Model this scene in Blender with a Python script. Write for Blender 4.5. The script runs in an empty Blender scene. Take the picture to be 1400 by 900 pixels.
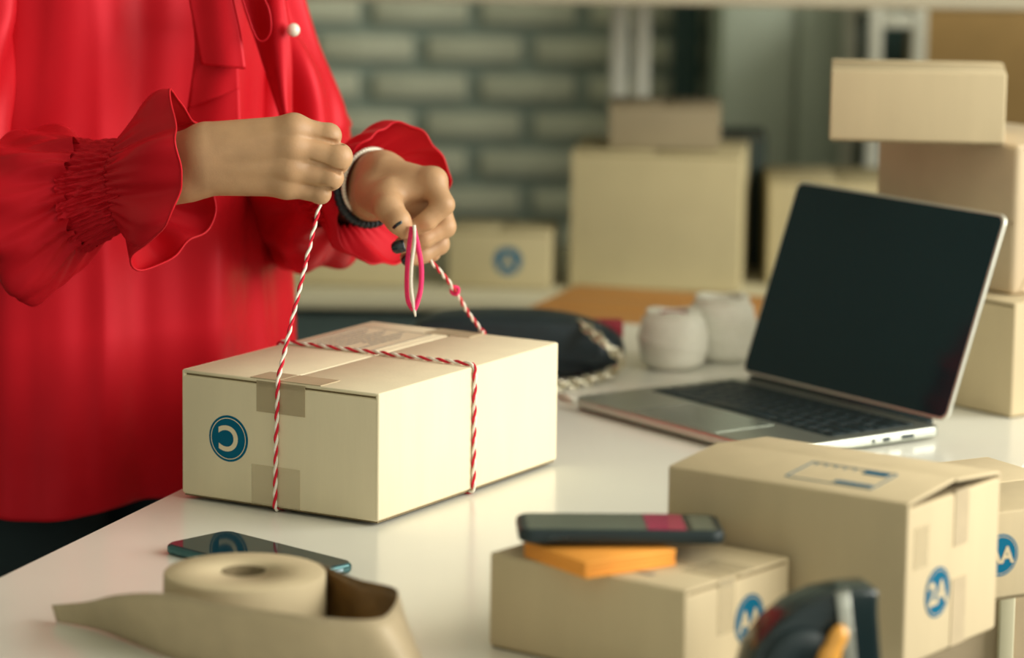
import bpy, bmesh, math, random
import numpy as np
from mathutils import Vector, Matrix, Euler
PI = math.pi
random.seed(7); rng = np.random.default_rng(7)
scn = bpy.context.scene
COL = scn.collection
T = 0.75                                   # height of the white table top above the floor

# ------------------------------------------------------------------ camera
FPX, PITCH, CAMH, ROLL = 4500.0, 0.1688, 0.6226, 0.0139
cam = bpy.data.cameras.new('camera'); camo = bpy.data.objects.new('camera', cam); COL.objects.link(camo)
cam.sensor_width = 36.0; cam.lens = FPX / 1400 * 36.0
camo.matrix_world = Matrix.Translation((0, 0, T + CAMH)) @ Matrix.Rotation(PI/2 - PITCH, 4, 'X') @ Matrix.Rotation(ROLL, 4, 'Z')
cam.clip_start = .1; cam.clip_end = 60
cam.dof.use_dof = True; cam.dof.focus_distance = 2.74; cam.dof.aperture_fstop = 3.5; cam.dof.aperture_blades = 9
scn.camera = camo
# ------------------------------------------------------------------ light
w = bpy.data.worlds.new('world'); scn.world = w; w.use_nodes = True
w.node_tree.nodes['Background'].inputs[0].default_value = (.97, .97, .80, 1)
w.node_tree.nodes['Background'].inputs[1].default_value = 0.62
def area(name, loc, rot, sx, sy, e, col):
    l = bpy.data.lights.new(name, 'AREA'); l.shape = 'RECTANGLE'; l.size = sx; l.size_y = sy; l.energy = e; l.color = col
    o = bpy.data.objects.new(name, l); COL.objects.link(o); o.location = loc; o.rotation_euler = rot
    return o
area('window_daylight', (2.36, 2.1, 1.75), (0, math.radians(90), 0), 1.7, 3.0, 112, (1.0, .97, .87))
scn.view_settings.view_transform = 'Standard'; scn.view_settings.look = 'None'
scn.view_settings.exposure = 0.12; scn.view_settings.gamma = 1.0; scn.view_settings.use_curve_mapping = False

# ------------------------------------------------------------------ helpers
def _ray(px, py):
    u0, v0 = px - 700, py - 450; cr, sr = math.cos(ROLL), math.sin(ROLL)
    u = (u0*cr + v0*sr)/FPX; v = (-u0*sr + v0*cr)/FPX
    c, s = math.cos(PITCH), math.sin(PITCH)
    return Vector((u, c - v*s, -s - v*c))
def at(px, py, y):                         # measured picture point at depth y -> place in the room
    r = _ray(px, py); t = y / r.y; return Vector((0, 0, T + CAMH)) + r*t
def onz(px, py, z):                        # measured picture point at height z above the table
    r = _ray(px, py); t = (z - CAMH)/r.z; return Vector((0, 0, T + CAMH)) + r*t

def empty(name, loc, rz=0):
    o = bpy.data.objects.new(name, None); COL.objects.link(o); o.location = loc; o.rotation_euler = (0, 0, rz)
    o.empty_display_size = .02
    return o
def tag(o, label, cat, group=None):
    o['label'] = label; o['category'] = cat
    if group: o['group'] = group
    return o
def struct(o): o['kind'] = 'structure'; return o
def mesh_obj(name, me, mat, parent=None, smooth=False, label=None):
    o = bpy.data.objects.new(name, me); COL.objects.link(o)
    if mat and not me.materials: me.materials.append(mat)
    if parent: o.parent = parent
    if smooth:
        for p in me.polygons: p.use_smooth = True
    if label: o['label'] = label
    return o

class MB:
    def __init__(s): s.v = []; s.f = []; s.sm = []
    def add(s, vs, fs, sm=False):
        k = len(s.v); s.v += [tuple(map(float, v)) for v in vs]; s.f += [tuple(i + k for i in f) for f in fs]; s.sm += [sm]*len(fs); return s
    def box(s, lo, hi, bev=0.0, seg=2, M=None):
        bm = bmesh.new(); bmesh.ops.create_cube(bm, size=1)
        c = [(a + b)/2 for a, b in zip(lo, hi)]; d = [b - a for a, b in zip(lo, hi)]
        for v in bm.verts: v.co = Vector((v.co.x*d[0] + c[0], v.co.y*d[1] + c[1], v.co.z*d[2] + c[2]))
        if bev > 0: bmesh.ops.bevel(bm, geom=list(bm.edges), offset=bev, segments=seg, profile=.5, affect='EDGES')
        return s.bm(bm, M, bev > 0)
    def bm(s, bm, M=None, sm=False):
        bm.verts.ensure_lookup_table()
        s.add([(M @ v.co) if M else v.co for v in bm.verts], [[v.index for v in f.verts] for f in bm.faces], sm); bm.free(); return s
    def tube(s, pts, r, n=8, closed=False, cap=True):
        pts = [Vector(p) for p in pts]; m = len(pts); rs = r if hasattr(r, '__len__') else [r]*m
        vs = []; up = None
        for i, p in enumerate(pts):
            a = pts[i-1] if (i > 0 or closed) else p; b = pts[(i+1) % m] if (i < m-1 or closed) else p
            t = (b - a).normalized()
            if up is None:
                up = Vector((0, 0, 1)) if abs(t.z) < .9 else Vector((1, 0, 0))
            up = (up - t*up.dot(t)).normalized(); sd = t.cross(up)
            for j in range(n):
                q = 2*PI*j/n; vs.append(p + (up*math.cos(q) + sd*math.sin(q))*rs[i])
        fs = []
        for i in range(m if closed else m-1):
            k = (i+1) % m
            for j in range(n): fs.append((i*n + j, i*n + (j+1) % n, k*n + (j+1) % n, k*n + j))
        if cap and not closed: fs.append(tuple(range(n))[::-1]); fs.append(tuple(range((m-1)*n, m*n)))
        return s.add(vs, fs, True)
    def lathe(s, prof, n=48, M=None, closed=False):
        vs = []; fs = []; m = len(prof)
        for (r, z) in prof:
            for j in range(n):
                q = 2*PI*j/n; v = Vector((r*math.cos(q), r*math.sin(q), z)); vs.append(M @ v if M else v)
        for i in range(m if closed else m-1):
            k = (i+1) % m
            for j in range(n): fs.append((i*n + j, i*n + (j+1) % n, k*n + (j+1) % n, k*n + j))
        return s.add(vs, fs, True)
    def prism(s, poly, z0, z1, M=None, sm=False):
        n = len(poly); vs = [Vector((x, y, z0)) for x, y in poly] + [Vector((x, y, z1)) for x, y in poly]
        if M: vs = [M @ v for v in vs]
        fs = [tuple(range(n))[::-1], tuple(range(n, 2*n))] + [(i, (i+1) % n, (i+1) % n + n, i + n) for i in range(n)]
        return s.add(vs, fs, sm)
    def grid(s, P, closed_u=False, closed_v=False, sm=True):       # P[i][j]
        P = np.asarray(P, float); m, n = P.shape[:2]; fs = []
        for i in range(m if closed_u else m-1):
            for j in range(n if closed_v else n-1):
                a, b = (i+1) % m, (j+1) % n
                fs.append((i*n + j, i*n + b, a*n + b, a*n + j))
        return s.add(P.reshape(-1, 3), fs, sm)
    def mesh(s, name):
        me = bpy.data.meshes.new(name); me.from_pydata(s.v, [], s.f); me.update()
        me.polygons.foreach_set('use_smooth', s.sm)
        return me
    def build(s, name, mat, parent=None, label=None, autosmooth=False):
        me = s.mesh(name); bm = bmesh.new(); bm.from_mesh(me); bmesh.ops.recalc_face_normals(bm, faces=bm.faces)
        if autosmooth:
            for e in bm.edges:
                if len(e.link_faces) == 2 and e.calc_face_angle(0) > math.radians(38): e.smooth = False
        bm.to_mesh(me); bm.free()
        return mesh_obj(name, me, mat, parent, label=label)
def rrect(w, h, r, n=6):                   # rounded rectangle outline, centred
    out = []
    for cx, cy, a0 in ((w/2-r, h/2-r, 0), (-w/2+r, h/2-r, PI/2), (-w/2+r, -h/2+r, PI), (w/2-r, -h/2+r, 3*PI/2)):
        for k in range(n+1): a = a0 + PI/2*k/n; out.append((cx + r*math.cos(a), cy + r*math.sin(a)))
    return out
def circle(r, n=48): return [(r*math.cos(2*PI*k/n), r*math.sin(2*PI*k/n)) for k in range(n)]
def slab(w, h, r, t, bev, M=None):         # rounded slab centred in xy, z 0..t with rounded edges
    bm = bmesh.new(); P = rrect(w, h, r, 8)
    vs = [bm.verts.new((x, y, 0)) for x, y in P]; f = bm.faces.new(vs)
    g = bmesh.ops.extrude_face_region(bm, geom=[f]); up = [v for v in g['geom'] if isinstance(v, bmesh.types.BMVert)]
    bmesh.ops.translate(bm, verts=up, vec=(0, 0, t)); bmesh.ops.recalc_face_normals(bm, faces=bm.faces)
    ed = [e for e in bm.edges if len(e.link_faces) == 2 and e.calc_face_angle(0) > 1.0]
    if bev: bmesh.ops.bevel(bm, geom=ed, offset=bev, segments=4, profile=.5, affect='EDGES')
    return bm
def crom(P, n):                            # Catmull-Rom resample of the rows of P
    P = np.asarray(P, float); m = len(P); t = np.linspace(0, m-1, n); i = np.minimum(t.astype(int), m-2); u = (t - i)[:, None]
    E = np.vstack([2*P[0]-P[1], P, 2*P[-1]-P[-2]])
    p0, p1, p2, p3 = E[i], E[i+1], E[i+2], E[i+3]
    return .5*((2*p1) + (-p0+p2)*u + (2*p0-5*p1+4*p2-p3)*u*u + (-p0+3*p1-3*p2+p3)*u**3)
def text_mesh(body, size, bold=.0):
    cu = bpy.data.curves.new('lettering', 'FONT'); cu.body = body; cu.size = size; cu.offset = bold*size
    cu.align_x = 'CENTER'; cu.align_y = 'CENTER'; cu.extrude = .0001
    o = bpy.data.objects.new('lettering_tmp', cu); COL.objects.link(o)
    dg = bpy.context.evaluated_depsgraph_get(); dg.update()
    me = bpy.data.meshes.new_from_object(o.evaluated_get(dg)); bpy.data.objects.remove(o); bpy.data.curves.remove(cu)
    xs = [v.co.x for v in me.vertices]; ys = [v.co.y for v in me.vertices]
    cx, cy = (min(xs)+max(xs))/2, (min(ys)+max(ys))/2
    for v in me.vertices: v.co.x -= cx; v.co.y -= cy
    me.materials.clear()
    return me

# ------------------------------------------------------------------ materials
def mat(name, col, rough=.5, metal=0.0, var=.06, scale=30, bump=0.0, bscale=200, coat=0.0, spec=.5, stretch=(1, 1, 1), sss=0.0, sheen=0.0, alpha=1.0, trans=0.0, ior=1.5):
    m = bpy.data.materials.new(name); m.use_nodes = True; nt = m.node_tree; b = nt.nodes['Principled BSDF']
    tc = nt.nodes.new('ShaderNodeTexCoord'); mp = nt.nodes.new('ShaderNodeMapping'); mp.inputs['Scale'].default_value = stretch
    nt.links.new(tc.outputs['Object'], mp.inputs[0])
    nz = nt.nodes.new('ShaderNodeTexNoise'); nz.inputs['Scale'].default_value = scale; nz.inputs['Detail'].default_value = 4
    nt.links.new(mp.outputs[0], nz.inputs['Vector'])
    rp = nt.nodes.new('ShaderNodeValToRGB')
    rp.color_ramp.elements[0].position = .3; rp.color_ramp.elements[1].position = .7
    rp.color_ramp.elements[0].color = (*[c*(1-var) for c in col], 1); rp.color_ramp.elements[1].color = (*[min(1, c*(1+var)) for c in col], 1)
    nt.links.new(nz.outputs['Fac'], rp.inputs[0]); nt.links.new(rp.outputs[0], b.inputs['Base Color'])
    b.inputs['Roughness'].default_value = rough; b.inputs['Metallic'].default_value = metal
    b.inputs['Coat Weight'].default_value = coat; b.inputs['Coat Roughness'].default_value = .05
    b.inputs['Specular IOR Level'].default_value = spec; b.inputs['IOR'].default_value = ior
    b.inputs['Sheen Weight'].default_value = sheen; b.inputs['Alpha'].default_value = alpha; b.inputs['Transmission Weight'].default_value = trans
    if sss:
        b.inputs['Subsurface Weight'].default_value = sss; b.inputs['Subsurface Radius'].default_value = (.012, .005, .003); b.inputs['Subsurface Scale'].default_value = .5
    if bump:
        n2 = nt.nodes.new('ShaderNodeTexNoise'); n2.inputs['Scale'].default_value = bscale; n2.inputs['Detail'].default_value = 3
        nt.links.new(mp.outputs[0], n2.inputs['Vector'])
        bp = nt.nodes.new('ShaderNodeBump'); bp.inputs['Strength'].default_value = bump; bp.inputs['Distance'].default_value = .001
        nt.links.new(n2.outputs['Fac'], bp.inputs['Height']); nt.links.new(bp.outputs[0], b.inputs['Normal'])
    return m
M = {}
M['card'] = mat('cardboard', (.60, .49, .315), .75, var=.035, scale=40, bump=.15, bscale=300, stretch=(1, 1, .15), spec=.25)
M['card_cream'] = mat('cream_cardboard', (.80, .70, .50), .7, var=.03, scale=40, bump=.15, bscale=300, stretch=(1, 1, .15), spec=.25)
M['card_kraft'] = mat('kraft_wrap', (.58, .46, .31), .7, var=.06, scale=18, bump=.3, bscale=60, spec=.25)
M['card_far'] = mat('shelf_cardboard', (.50, .43, .25), .8, var=.03, scale=20, spec=.2)
M['card_brown'] = mat('brown_cardboard', (.36, .23, .09), .8, var=.05, scale=20, spec=.2)
M['card_dull'] = mat('dull_cardboard', (.30, .25, .16), .8, var=.04, scale=20, spec=.2)
M['card_shade'] = mat('shaded_side_card', (.05, .065, .055), .8, var=.05, scale=20, spec=.2)  # dark tone standing in for shade on the big carton's right side
M['edge'] = mat('corrugated_edge', (.20, .15, .08), .9, var=.2, scale=400)
M['blue'] = mat('blue_print', (.001, .120, .225), .8, var=.04, spec=.15)
M['tape'] = mat('paper_packing_tape', (.50, .40, .26), .5, var=.05, scale=60, spec=.4)
M['tape_thin'] = mat('thin_packing_tape', (.50, .40, .25), .3, var=.04, scale=60, alpha=.6)
M['tape_inner'] = mat('gummed_tape_side', (.17, .085, .022), .25, var=.25, scale=50, bump=.3, bscale=120)
M['cleartape'] = mat('clear_tape', (.66, .56, .38), .12, var=.03, scale=80, bump=.5, bscale=90, spec=.7, alpha=.40)
M['print'] = mat('grey_print', (.24, .22, .19), .7)
M['white_top'] = mat('white_laminate', (.80, .79, .71), .2, var=.012, scale=8, coat=.0, spec=.42)
M['white_metal'] = mat('white_metal', (.70, .70, .60), .4, var=.02)
M['red'] = mat('red_satin', (.53, .009, .017), .40, var=.04, scale=20, bump=.03, bscale=900, spec=.9)
M['red'].node_tree.nodes['Principled BSDF'].inputs['Specular Tint'].default_value = (1.0, .10, .14, 1)
M['skin'] = mat('skin', (.50, .295, .158), .46, var=.09, scale=45, bump=.12, bscale=600, sss=.10, spec=.4)
M['lips'] = mat('lips', (.45, .10, .09), .35)
M['polish'] = mat('dark_nail_polish', (.004, .018, .026), .12, coat=.6)
M['nail'] = mat('nail', (.60, .36, .26), .3)
M['black_cloth'] = mat('black_trousers', (.006, .018, .022), .8, var=.1)
M['hair'] = mat('black_hair', (.006, .010, .012), .45, var=.3, scale=80, stretch=(1, 1, .05))
M['twine_red'] = mat('red_yarn', (.62, .008, .03), .85, var=.15, scale=400, bump=.4, bscale=900)
M['twine_white'] = mat('white_yarn', (.86, .80, .70), .85, var=.06, scale=400, bump=.4, bscale=900)
M['twine_pink'] = mat('pink_yarn', (.85, .03, .16), .8, var=.1, scale=400)
M['silver'] = mat('silver_aluminium', (.50, .52, .46), .32, metal=.85, var=.02)
M['silver_side'] = mat('bright_aluminium', (.75, .76, .68), .3, metal=.6, var=.02)
M['screen'] = mat('dark_screen_glass', (.006, .026, .036), .07, var=.02, spec=.28)
M['scr_grey'] = mat('screen_grey', (.13, .16, .13), .1, var=.1, scale=15)
M['scr_pink'] = mat('screen_pink', (.42, .02, .10), .1, var=.1, scale=15)
M['key'] = mat('black_key', (.007, .018, .022), .45, var=.1)
M['well'] = mat('keyboard_deck', (.012, .026, .030), .5, var=.1)
M['pad'] = mat('trackpad_glass', (.34, .37, .32), .16, metal=.6, var=.02)
M['blackplast'] = mat('black_plastic', (.006, .018, .022), .22, var=.1, coat=.4)
M['blackmatte'] = mat('black_rubber', (.008, .020, .024), .5, var=.1)
M['orange'] = mat('orange_paper', (.90, .36, .05), .7, var=.04, scale=30)
M['steel'] = mat('steel', (.55, .56, .50), .35, metal=.8, var=.15, scale=300, bump=.4, bscale=300)
M['amber'] = mat('amber_plastic', (.85, .40, .07), .3, var=.05, coat=.3)
M['yarnw'] = mat('white_cord', (.82, .80, .70), .9, var=.05, scale=200, bump=.5, bscale=500)
M['redlabel'] = mat('red_paper', (.35, .02, .04), .6)
M['leather'] = mat('black_leather', (.007, .018, .026), .38, var=.15, scale=80, bump=.5, bscale=250)
M['chain'] = mat('silver_chain', (.75, .70, .55), .22, metal=.9, var=.03)
M['pearl'] = mat('pearl', (.86, .80, .68), .15, var=.03, coat=.7)
M['brick'] = mat('painted_brick', (.68, .70, .54), .8, var=.08, scale=9, bump=.4, bscale=60)
M['mortar'] = mat('dark_mortar', (.33, .40, .345), .9, var=.1, scale=30)
M['wall'] = mat('plaster', (.45, .47, .38), .85, var=.03, scale=5)
M['floor'] = mat('dark_floor', (.10, .11, .10), .5, var=.1, scale=4)
M['ceil'] = mat('ceiling_paint', (.75, .74, .66), .9, var=.01)
M['greypanel'] = mat('grey_green_panel', (.58, .65, .53), .6, var=.03, scale=4)
M['darkpanel'] = mat('dark_green_grey', (.045, .075, .07), .6, var=.05)
M['teal'] = mat('dark_teal', (.035, .075, .07), .6, var=.05)
M['cream'] = mat('cream_board', (.56, .52, .36), .55, var=.03, scale=6)
M['shelf'] = mat('shelf_board', (.40, .36, .26), .6, var=.03)
M['wood'] = mat('orange_wood', (.62, .27, .06), .45, var=.12, scale=6, stretch=(1, 8, 1))
M['glass'] = mat('window_glass', (.9, .95, .95), .02, trans=1.0)
M['phone_edge'] = mat('phone_edge', (.05, .14, .15), .2, metal=.5, var=.05)
M['phone_blue'] = mat('phone_edge_pale', (.30, .42, .48), .25, metal=.6)
M['green'] = mat('lime_folder', (.40, .48, .03), .6)

# ------------------------------------------------------------------ the setting
struct(MB().box((-2.6, -1.0, -.06), (2.6, 5.75, 0)).build('floor', M['floor']))
struct(MB().box((-2.6, -1.0, 2.7), (2.6, 5.75, 2.76)).build('ceiling', M['ceil']))
struct(MB().box((-2.7, -1.0, 0), (-2.6, 5.75, 2.7)).build('wall_left', M['wall']))
wr = MB(); wr.box((2.4, -1.0, 0), (2.5, 5.75, .85)); wr.box((2.4, -1.0, 2.6), (2.5, 5.75, 2.7)); wr.box((2.4, -1.0, .85), (2.5, .55, 2.6)); wr.box((2.4, 3.65, .85), (2.5, 5.75, 2.6))
struct(wr.build('wall_right', M['wall']))
win = struct(empty('window_1', (2.45, 2.1, .85)))
f = MB(); f.box((-.04, -1.55, 0), (.04, 1.55, .05)); f.box((-.04, -1.55, 1.70), (.04, 1.55, 1.75))
for yy in (-1.55, -.55, .5, 1.5): f.box((-.04, yy, .05), (.04, yy + .05, 1.70))
f.build('window_frame', M['white_metal'], win)
for ya in (-1.5, -.5, .55): MB().box((-.003, ya + .001, .051), (.003, ya + .949, 1.699)).build('pane', M['glass'], win)
wb = struct(MB().box((-2.6, 5.62, 0), (2.6, 5.75, 2.7)).build('wall_back', M['mortar']))
bw, bh, pw, ph = .160, .043, .184, .0648
bmx = MB().box((-bw/2, -.014, -bh/2), (bw/2, .004, bh/2), .004, 1).mesh('brick'); bmx.materials.append(M['brick'])
rest = MB()
zrow0 = at(700, 173, 5.60).z; x0 = at(500, 173, 5.6).x
for r in range(-18, 26):
    z = zrow0 + r*ph
    if z < .04 or z > 2.66: continue
    for c in range(-12, 10):
        x = x0 + (c + (.5 if r % 2 else 0))*pw
        if abs(x) > 2.48: continue
        if -1.15 < x < .55 and -5 <= r <= 8:
            o = mesh_obj('brick', bmx, None, wb); o.location = (x, 5.614, z); o.rotation_euler = (0, 0, random.uniform(-.012, .012))
        else: rest.box((x - bw/2, 5.60, z - bh/2), (x + bw/2, 5.618, z + bh/2))
o = rest.build('brick_field', M['brick'], wb); o['kind'] = 'stuff'

# ---- back counter, upper shelf and what stands there
ZC = T - .035
ct = empty('back_counter', (0, 4.25, 0)); tag(ct, 'long cream-topped grey counter under the brick wall', 'counter')
MB().box((-1.9, -.135, ZC - .022), (1.9, .30, ZC), .004).build('counter_top', M['cream'], ct)
for k in range(8):
    xa = -1.9 + k*.475
    d = MB().box((xa + .006, -.120, .08), (xa + .469, -.100, ZC - .03), .003).build('door', M['darkpanel'], ct)
    MB().box((xa + .40, -.135, .50), (xa + .415, -.120, .60), .003).build('handle', M['steel'], d)
MB().box((-1.88, -.100, .0), (1.88, .28, ZC - .022)).build('carcass', M['darkpanel'], ct)
us = empty('wall_shelf', (0, 4.25, T + .352)); tag(us, 'pale upper shelf running above the cardboard boxes on white posts', 'shelf')
MB().box((-1.9, -.15, -.018), (1.9, .3, 0), .003).build('board', M['shelf'], us)
for px in (845, 876):
    x = at(px, 90, 4.5).x
    MB().box((x - .012, .235, ZC - T - .352), (x + .012, .26, -.0185), .003).build('post', M['white_metal'], us)
for x in (-1.85, 1.85): MB().box((x - .015, .235, ZC - T - .352), (x + .015, .26, -.0185), .003).build('post', M['white_metal'], us)
xa, xb = at(1008, 0, 4.25).x, at(1072, 0, 4.25).x
fo = MB(); fo.box((xa, 4.14, T + .353), (xb, 4.4, T + .367), .002); fo.box((xa + .004, 4.15, T + .3675), (xb - .002, 4.39, T + .382), .002)
tag(fo.build('folder', M['green']), 'lime green folder lying on the upper shelf', 'folder')
xa, xb = at(1080, 0, 4.25).x, at(1182, 0, 4.25).x
bi = empty('document_box', ((xa+xb)/2, 4.27, T + .3525)); tag(bi, 'dark box file lying on the upper shelf beside the lime folder', 'box file')
hw = (xb-xa)/2
MB().box((-hw, -.11, 0), (hw, .12, .05), .003).build('body', M['teal'], bi); MB().box((-hw - .002, -.112, .0505), (hw + .002, .122, .065), .003).build('lid', M['teal'], bi)
# dark pipe beside the bricks, grey cabinet, white rack at the right
xa, xb = at(922, 90, 5.4).x, at(958, 90, 5.4).x
pc = empty('dark_column', ((xa+xb)/2, 5.45, 0)); tag(pc, 'dark vertical column standing against the brick wall', 'column')
MB().box((-(xb-xa)/2, -.04, .03), ((xb-xa)/2, .1, 2.69), .006).build('shaft', M['teal'], pc); MB().box((-.05, -.06, 0), (.05, .11, .03), .004).build('foot', M['teal'], pc)
xa, xb = at(985, 90, 5.15).x, at(1196, 90, 5.15).x
gc = empty('grey_cabinet', ((xa+xb)/2, 5.2, 0)); tag(gc, 'tall plain grey-green cabinet behind the laptop', 'cabinet')
hw = (xb-xa)/2
MB().box((-hw, 0, .05), (hw, .38, 2.1), .004).build('body', M['greypanel'], gc); MB().box((-hw + .02, .03, 0), (hw - .02, .36, .05)).build('plinth', M['teal'], gc)
for s in (-1, 1):
    d = MB().box((min(s*.004, s*(hw-.004)), -.02, .06), (max(s*.004, s*(hw-.004)), -.001, 2.09), .003).build('door', M['greypanel'], gc)
    MB().box((s*.03 - .006, -.034, 1.35), (s*.03 + .006, -.02, 1.47), .003).build('handle', M['greypanel'], d)
rk = empty('white_rack', (at(1228, 60, 4.75).x, 4.85, 0)); tag(rk, 'white open rack with a dark back behind the stacked boxes', 'rack')
xl, xr = at(1196, 60, 4.75).x - rk.location.x, at(1256, 60, 4.75).x - rk.location.x
for (x, y) in ((xl, -.1), (xr, -.1), (xr + .62, -.1), (xl, .25), (xr + .62, .25)): MB().box((x - .010, y - .0125, 0), (x + .010, y + .0125, 1.9), .002).build('post', M['white_metal'], rk)
zs = at(1225, 28, 4.75).z
for z in (.35, zs - .40, zs, 1.6): MB().box((xl + .011, -.11, z - .010), ((xr - .011) if z == zs else (xr + .63), .26, z + .010), .002).build('shelf', M['white_metal'], rk)
MB().box((xl + .013, .262, .3), (xr + .63, .27, 1.9)).build('back_panel', M['teal'], rk)

# ------------------------------------------------------------------ tables
ang = math.radians(18.4)                    # the long edges run away from the camera, turned to the right
P0 = Vector((-.2899, 2.7907)); dE = Vector((math.sin(ang), math.cos(ang))); nE = Vector((math.cos(ang), -math.sin(ang)))
tb = empty('white_table', (0, 0, 0)); tag(tb, 'large glossy white packing table carrying the parcels and laptop', 'table')
TW, t0, t1 = .672, -1.05, 1.0
def tp(s, t): q = P0 + nE*s + dE*t; return (q.x, q.y)
bm = bmesh.new(); vs = [bm.verts.new((*tp(s, t), T - .028)) for s, t in ((0, t0), (TW, t0), (TW, t1), (0, t1))]; fc = bm.faces.new(vs)
g = bmesh.ops.extrude_face_region(bm, geom=[fc]); bmesh.ops.translate(bm, verts=[v for v in g['geom'] if isinstance(v, bmesh.types.BMVert)], vec=(0, 0, .028))
bmesh.ops.recalc_face_normals(bm, faces=bm.faces); bmesh.ops.bevel(bm, geom=list(bm.edges), offset=.0015, segments=2, affect='EDGES')
MB().bm(bm).build('tabletop', M['white_top'], tb)
Rz = Matrix.Rotation(-ang, 4, 'Z')
for s, t in ((.05, t0 + .06), (TW - .05, t0 + .06), (.05, t1 - .06), (TW - .05, t1 - .06)):
    x, y = tp(s, t); MB().box((-.02, -.02, 0), (.02, .02, T - .029), .003, M=Matrix.Translation((x, y, 0)) @ Rz).build('leg', M['white_metal'], tb)
xo, yo = tp(TW/2, (t0+t1)/2); L = (t1-t0)/2 - .09
for s in (-1, 1): MB().box((s*(TW/2-.05) - .012, -L, T - .09), (s*(TW/2-.05) + .012, L, T - .029), M=Matrix.Translation((xo, yo, 0)) @ Rz).build('rail', M['white_metal'], tb)
# narrow orange wooden console beyond the white table
qx, qy = tp(-.03, t1 + .004)
cs = empty('wooden_console', (qx, qy, 0), -ang); tag(cs, 'orange wooden console table behind the white table', 'table')
for k in range(3): MB().box((0, k*.085, T - .03), (.86, k*.085 + .0838, T - .001), .002).build('plank', M['wood'], cs)
for x in (.03, .83):
    for y in (.03, .225): MB().box((x - .02, y - .02, 0), (x + .02, y + .02, T - .03), .002).build('leg', M['wood'], cs)

# ------------------------------------------------------------------ parcels
def emblem(parent, text, face, u, v, r, W, D, rot=0.0, mc='card'):
    if face == 'front': Mx = Matrix.Translation((u, 0, v)) @ Matrix.Rotation(PI/2, 4, 'X')
    else: Mx = Matrix.Translation((W, u, v)) @ Matrix.Rotation(PI/2, 4, 'Z') @ Matrix.Rotation(PI/2, 4, 'X')
    Mx = Mx @ Matrix.Rotation(rot, 4, 'Z')
    d = MB().prism(circle(r), -.0002, .0004, Mx).build('emblem', M['blue'], parent, label='round blue size mark')
    a, b, n = r*.90, r*.865, 48; vs = []; fs = []
    for k in range(n):
        q = 2*PI*k/n; vs += [Mx @ Vector((a*math.cos(q), a*math.sin(q), .0006)), Mx @ Vector((b*math.cos(q), b*math.sin(q), .0006))]
    for k in range(n): i, j = 2*k, 2*((k+1) % n); fs.append((i, j, j+1, i+1))
    MB().add(vs, fs).build('ring', M[mc], d)
    me = text_mesh(text, 1.0, .022 if len(text) == 1 else .030); xs = [v.co.x for v in me.vertices]; ys = [v.co.y for v in me.vertices]
    k = 1.12*r/(max(ys)-min(ys)) if len(text) == 1 else min(1.52*r/(max(xs)-min(xs)), 1.05*r/(max(ys)-min(ys)))
    me.transform(Matrix.Diagonal((k, k, .0001/.0001, 1)))
    me.transform(Mx @ Matrix.Translation((0, 0, .0007)))
    mesh_obj('lettering', me, M[mc], d)
    return d
def decal(parent, name, m, face, u0, v0, u1, v1, W, H, off=.0006, label=None):
    # thin strip lying on a face: 'front' (u=x, v=z), 'right' (u=y, v=z), 'top' (u=x, v=y)
    t = off
    lo, hi = {'front': ((u0, -t, v0), (u1, .0001, v1)), 'right': ((W - .0001, u0, v0), (W + t, u1, v1)), 'top': ((u0, v0, H - .0001), (u1, v1, H + t))}[face]
    return MB().box(lo, hi).build(name, m, parent, label=label)
def parcel(name, label, pos, yaw, dims, m, group, z0=0.0, origin='B', gap=.002, lift=(0, 0), flapz=.0, cat='box', axis='y', wall_bev=.0022):
    """cardboard carton; local x runs along its camera-side long face, y along its right face. origin = near corner B"""
    W, D, H = dims
    loc = Vector((pos[0], pos[1], T + z0)) + Vector((-math.cos(yaw), math.sin(yaw), 0))*(W if origin == 'B' else 0)
    root = empty(name, loc, -yaw); tag(root, label, cat, group)
    th = .003; e = flapz
    ix, iy = (.0008, 0) if axis == 'y' else (0, .0008)
    cb_ = MB().box((ix, iy, .0012), (W - ix, D - iy, H - th - .0016), wall_bev, 3)
    if axis == 'y':
        for xa_ in (0, W - .004): cb_.box((xa_, 0, .002), (xa_ + .004, D, H), .0019, 3)
    else:
        for ya_ in (0, D - .004): cb_.box((0, ya_, .002), (W, ya_ + .004, H), .0019, 3)
    cb_.build('carton_body', m, root)
    MB().box((.002, .002, H - th - .003), (W - .002, D - .002, H - th - .0002)).build('inner_flap', M['edge'], root)
    MB().box((.002, .002, 0), (W - .002, D - .002, .0025)).build('bottom_flap', M['edge'], root)
    # two outer flaps; the seam runs along y (axis='y') or x
    for s in (0, 1):
        if axis == 'y': lo, hi = ((.0015, 0), (W/2 - gap/2, D)) if s == 0 else ((W/2 + gap/2, 0), (W - .0015, D))
        else: lo, hi = ((0, .0015), (W, D/2 - gap/2)) if s == 0 else ((0, D/2 + gap/2), (W, D - .0015))
        fb = MB().box((lo[0], lo[1], -th), (hi[0], hi[1], 0), .0012, 2)
        o = fb.build('top_flap', m, root); l = lift[s]
        # hinge on the outer edge
        if axis == 'y':
            hx = 0 if s == 0 else W
            o.matrix_parent_inverse = Matrix(); o.matrix_local = Matrix.Translation((hx, 0, H)) @ Matrix.Rotation(-l if s == 0 else l, 4, 'Y') @ Matrix.Translation((-hx, 0, 0))
        else:
            hy = 0 if s == 0 else D
            o.matrix_local = Matrix.Translation((0, hy, H)) @ Matrix.Rotation(l if s == 0 else -l, 4, 'X') @ Matrix.Translation((0, -hy, 0))
    return root
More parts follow.
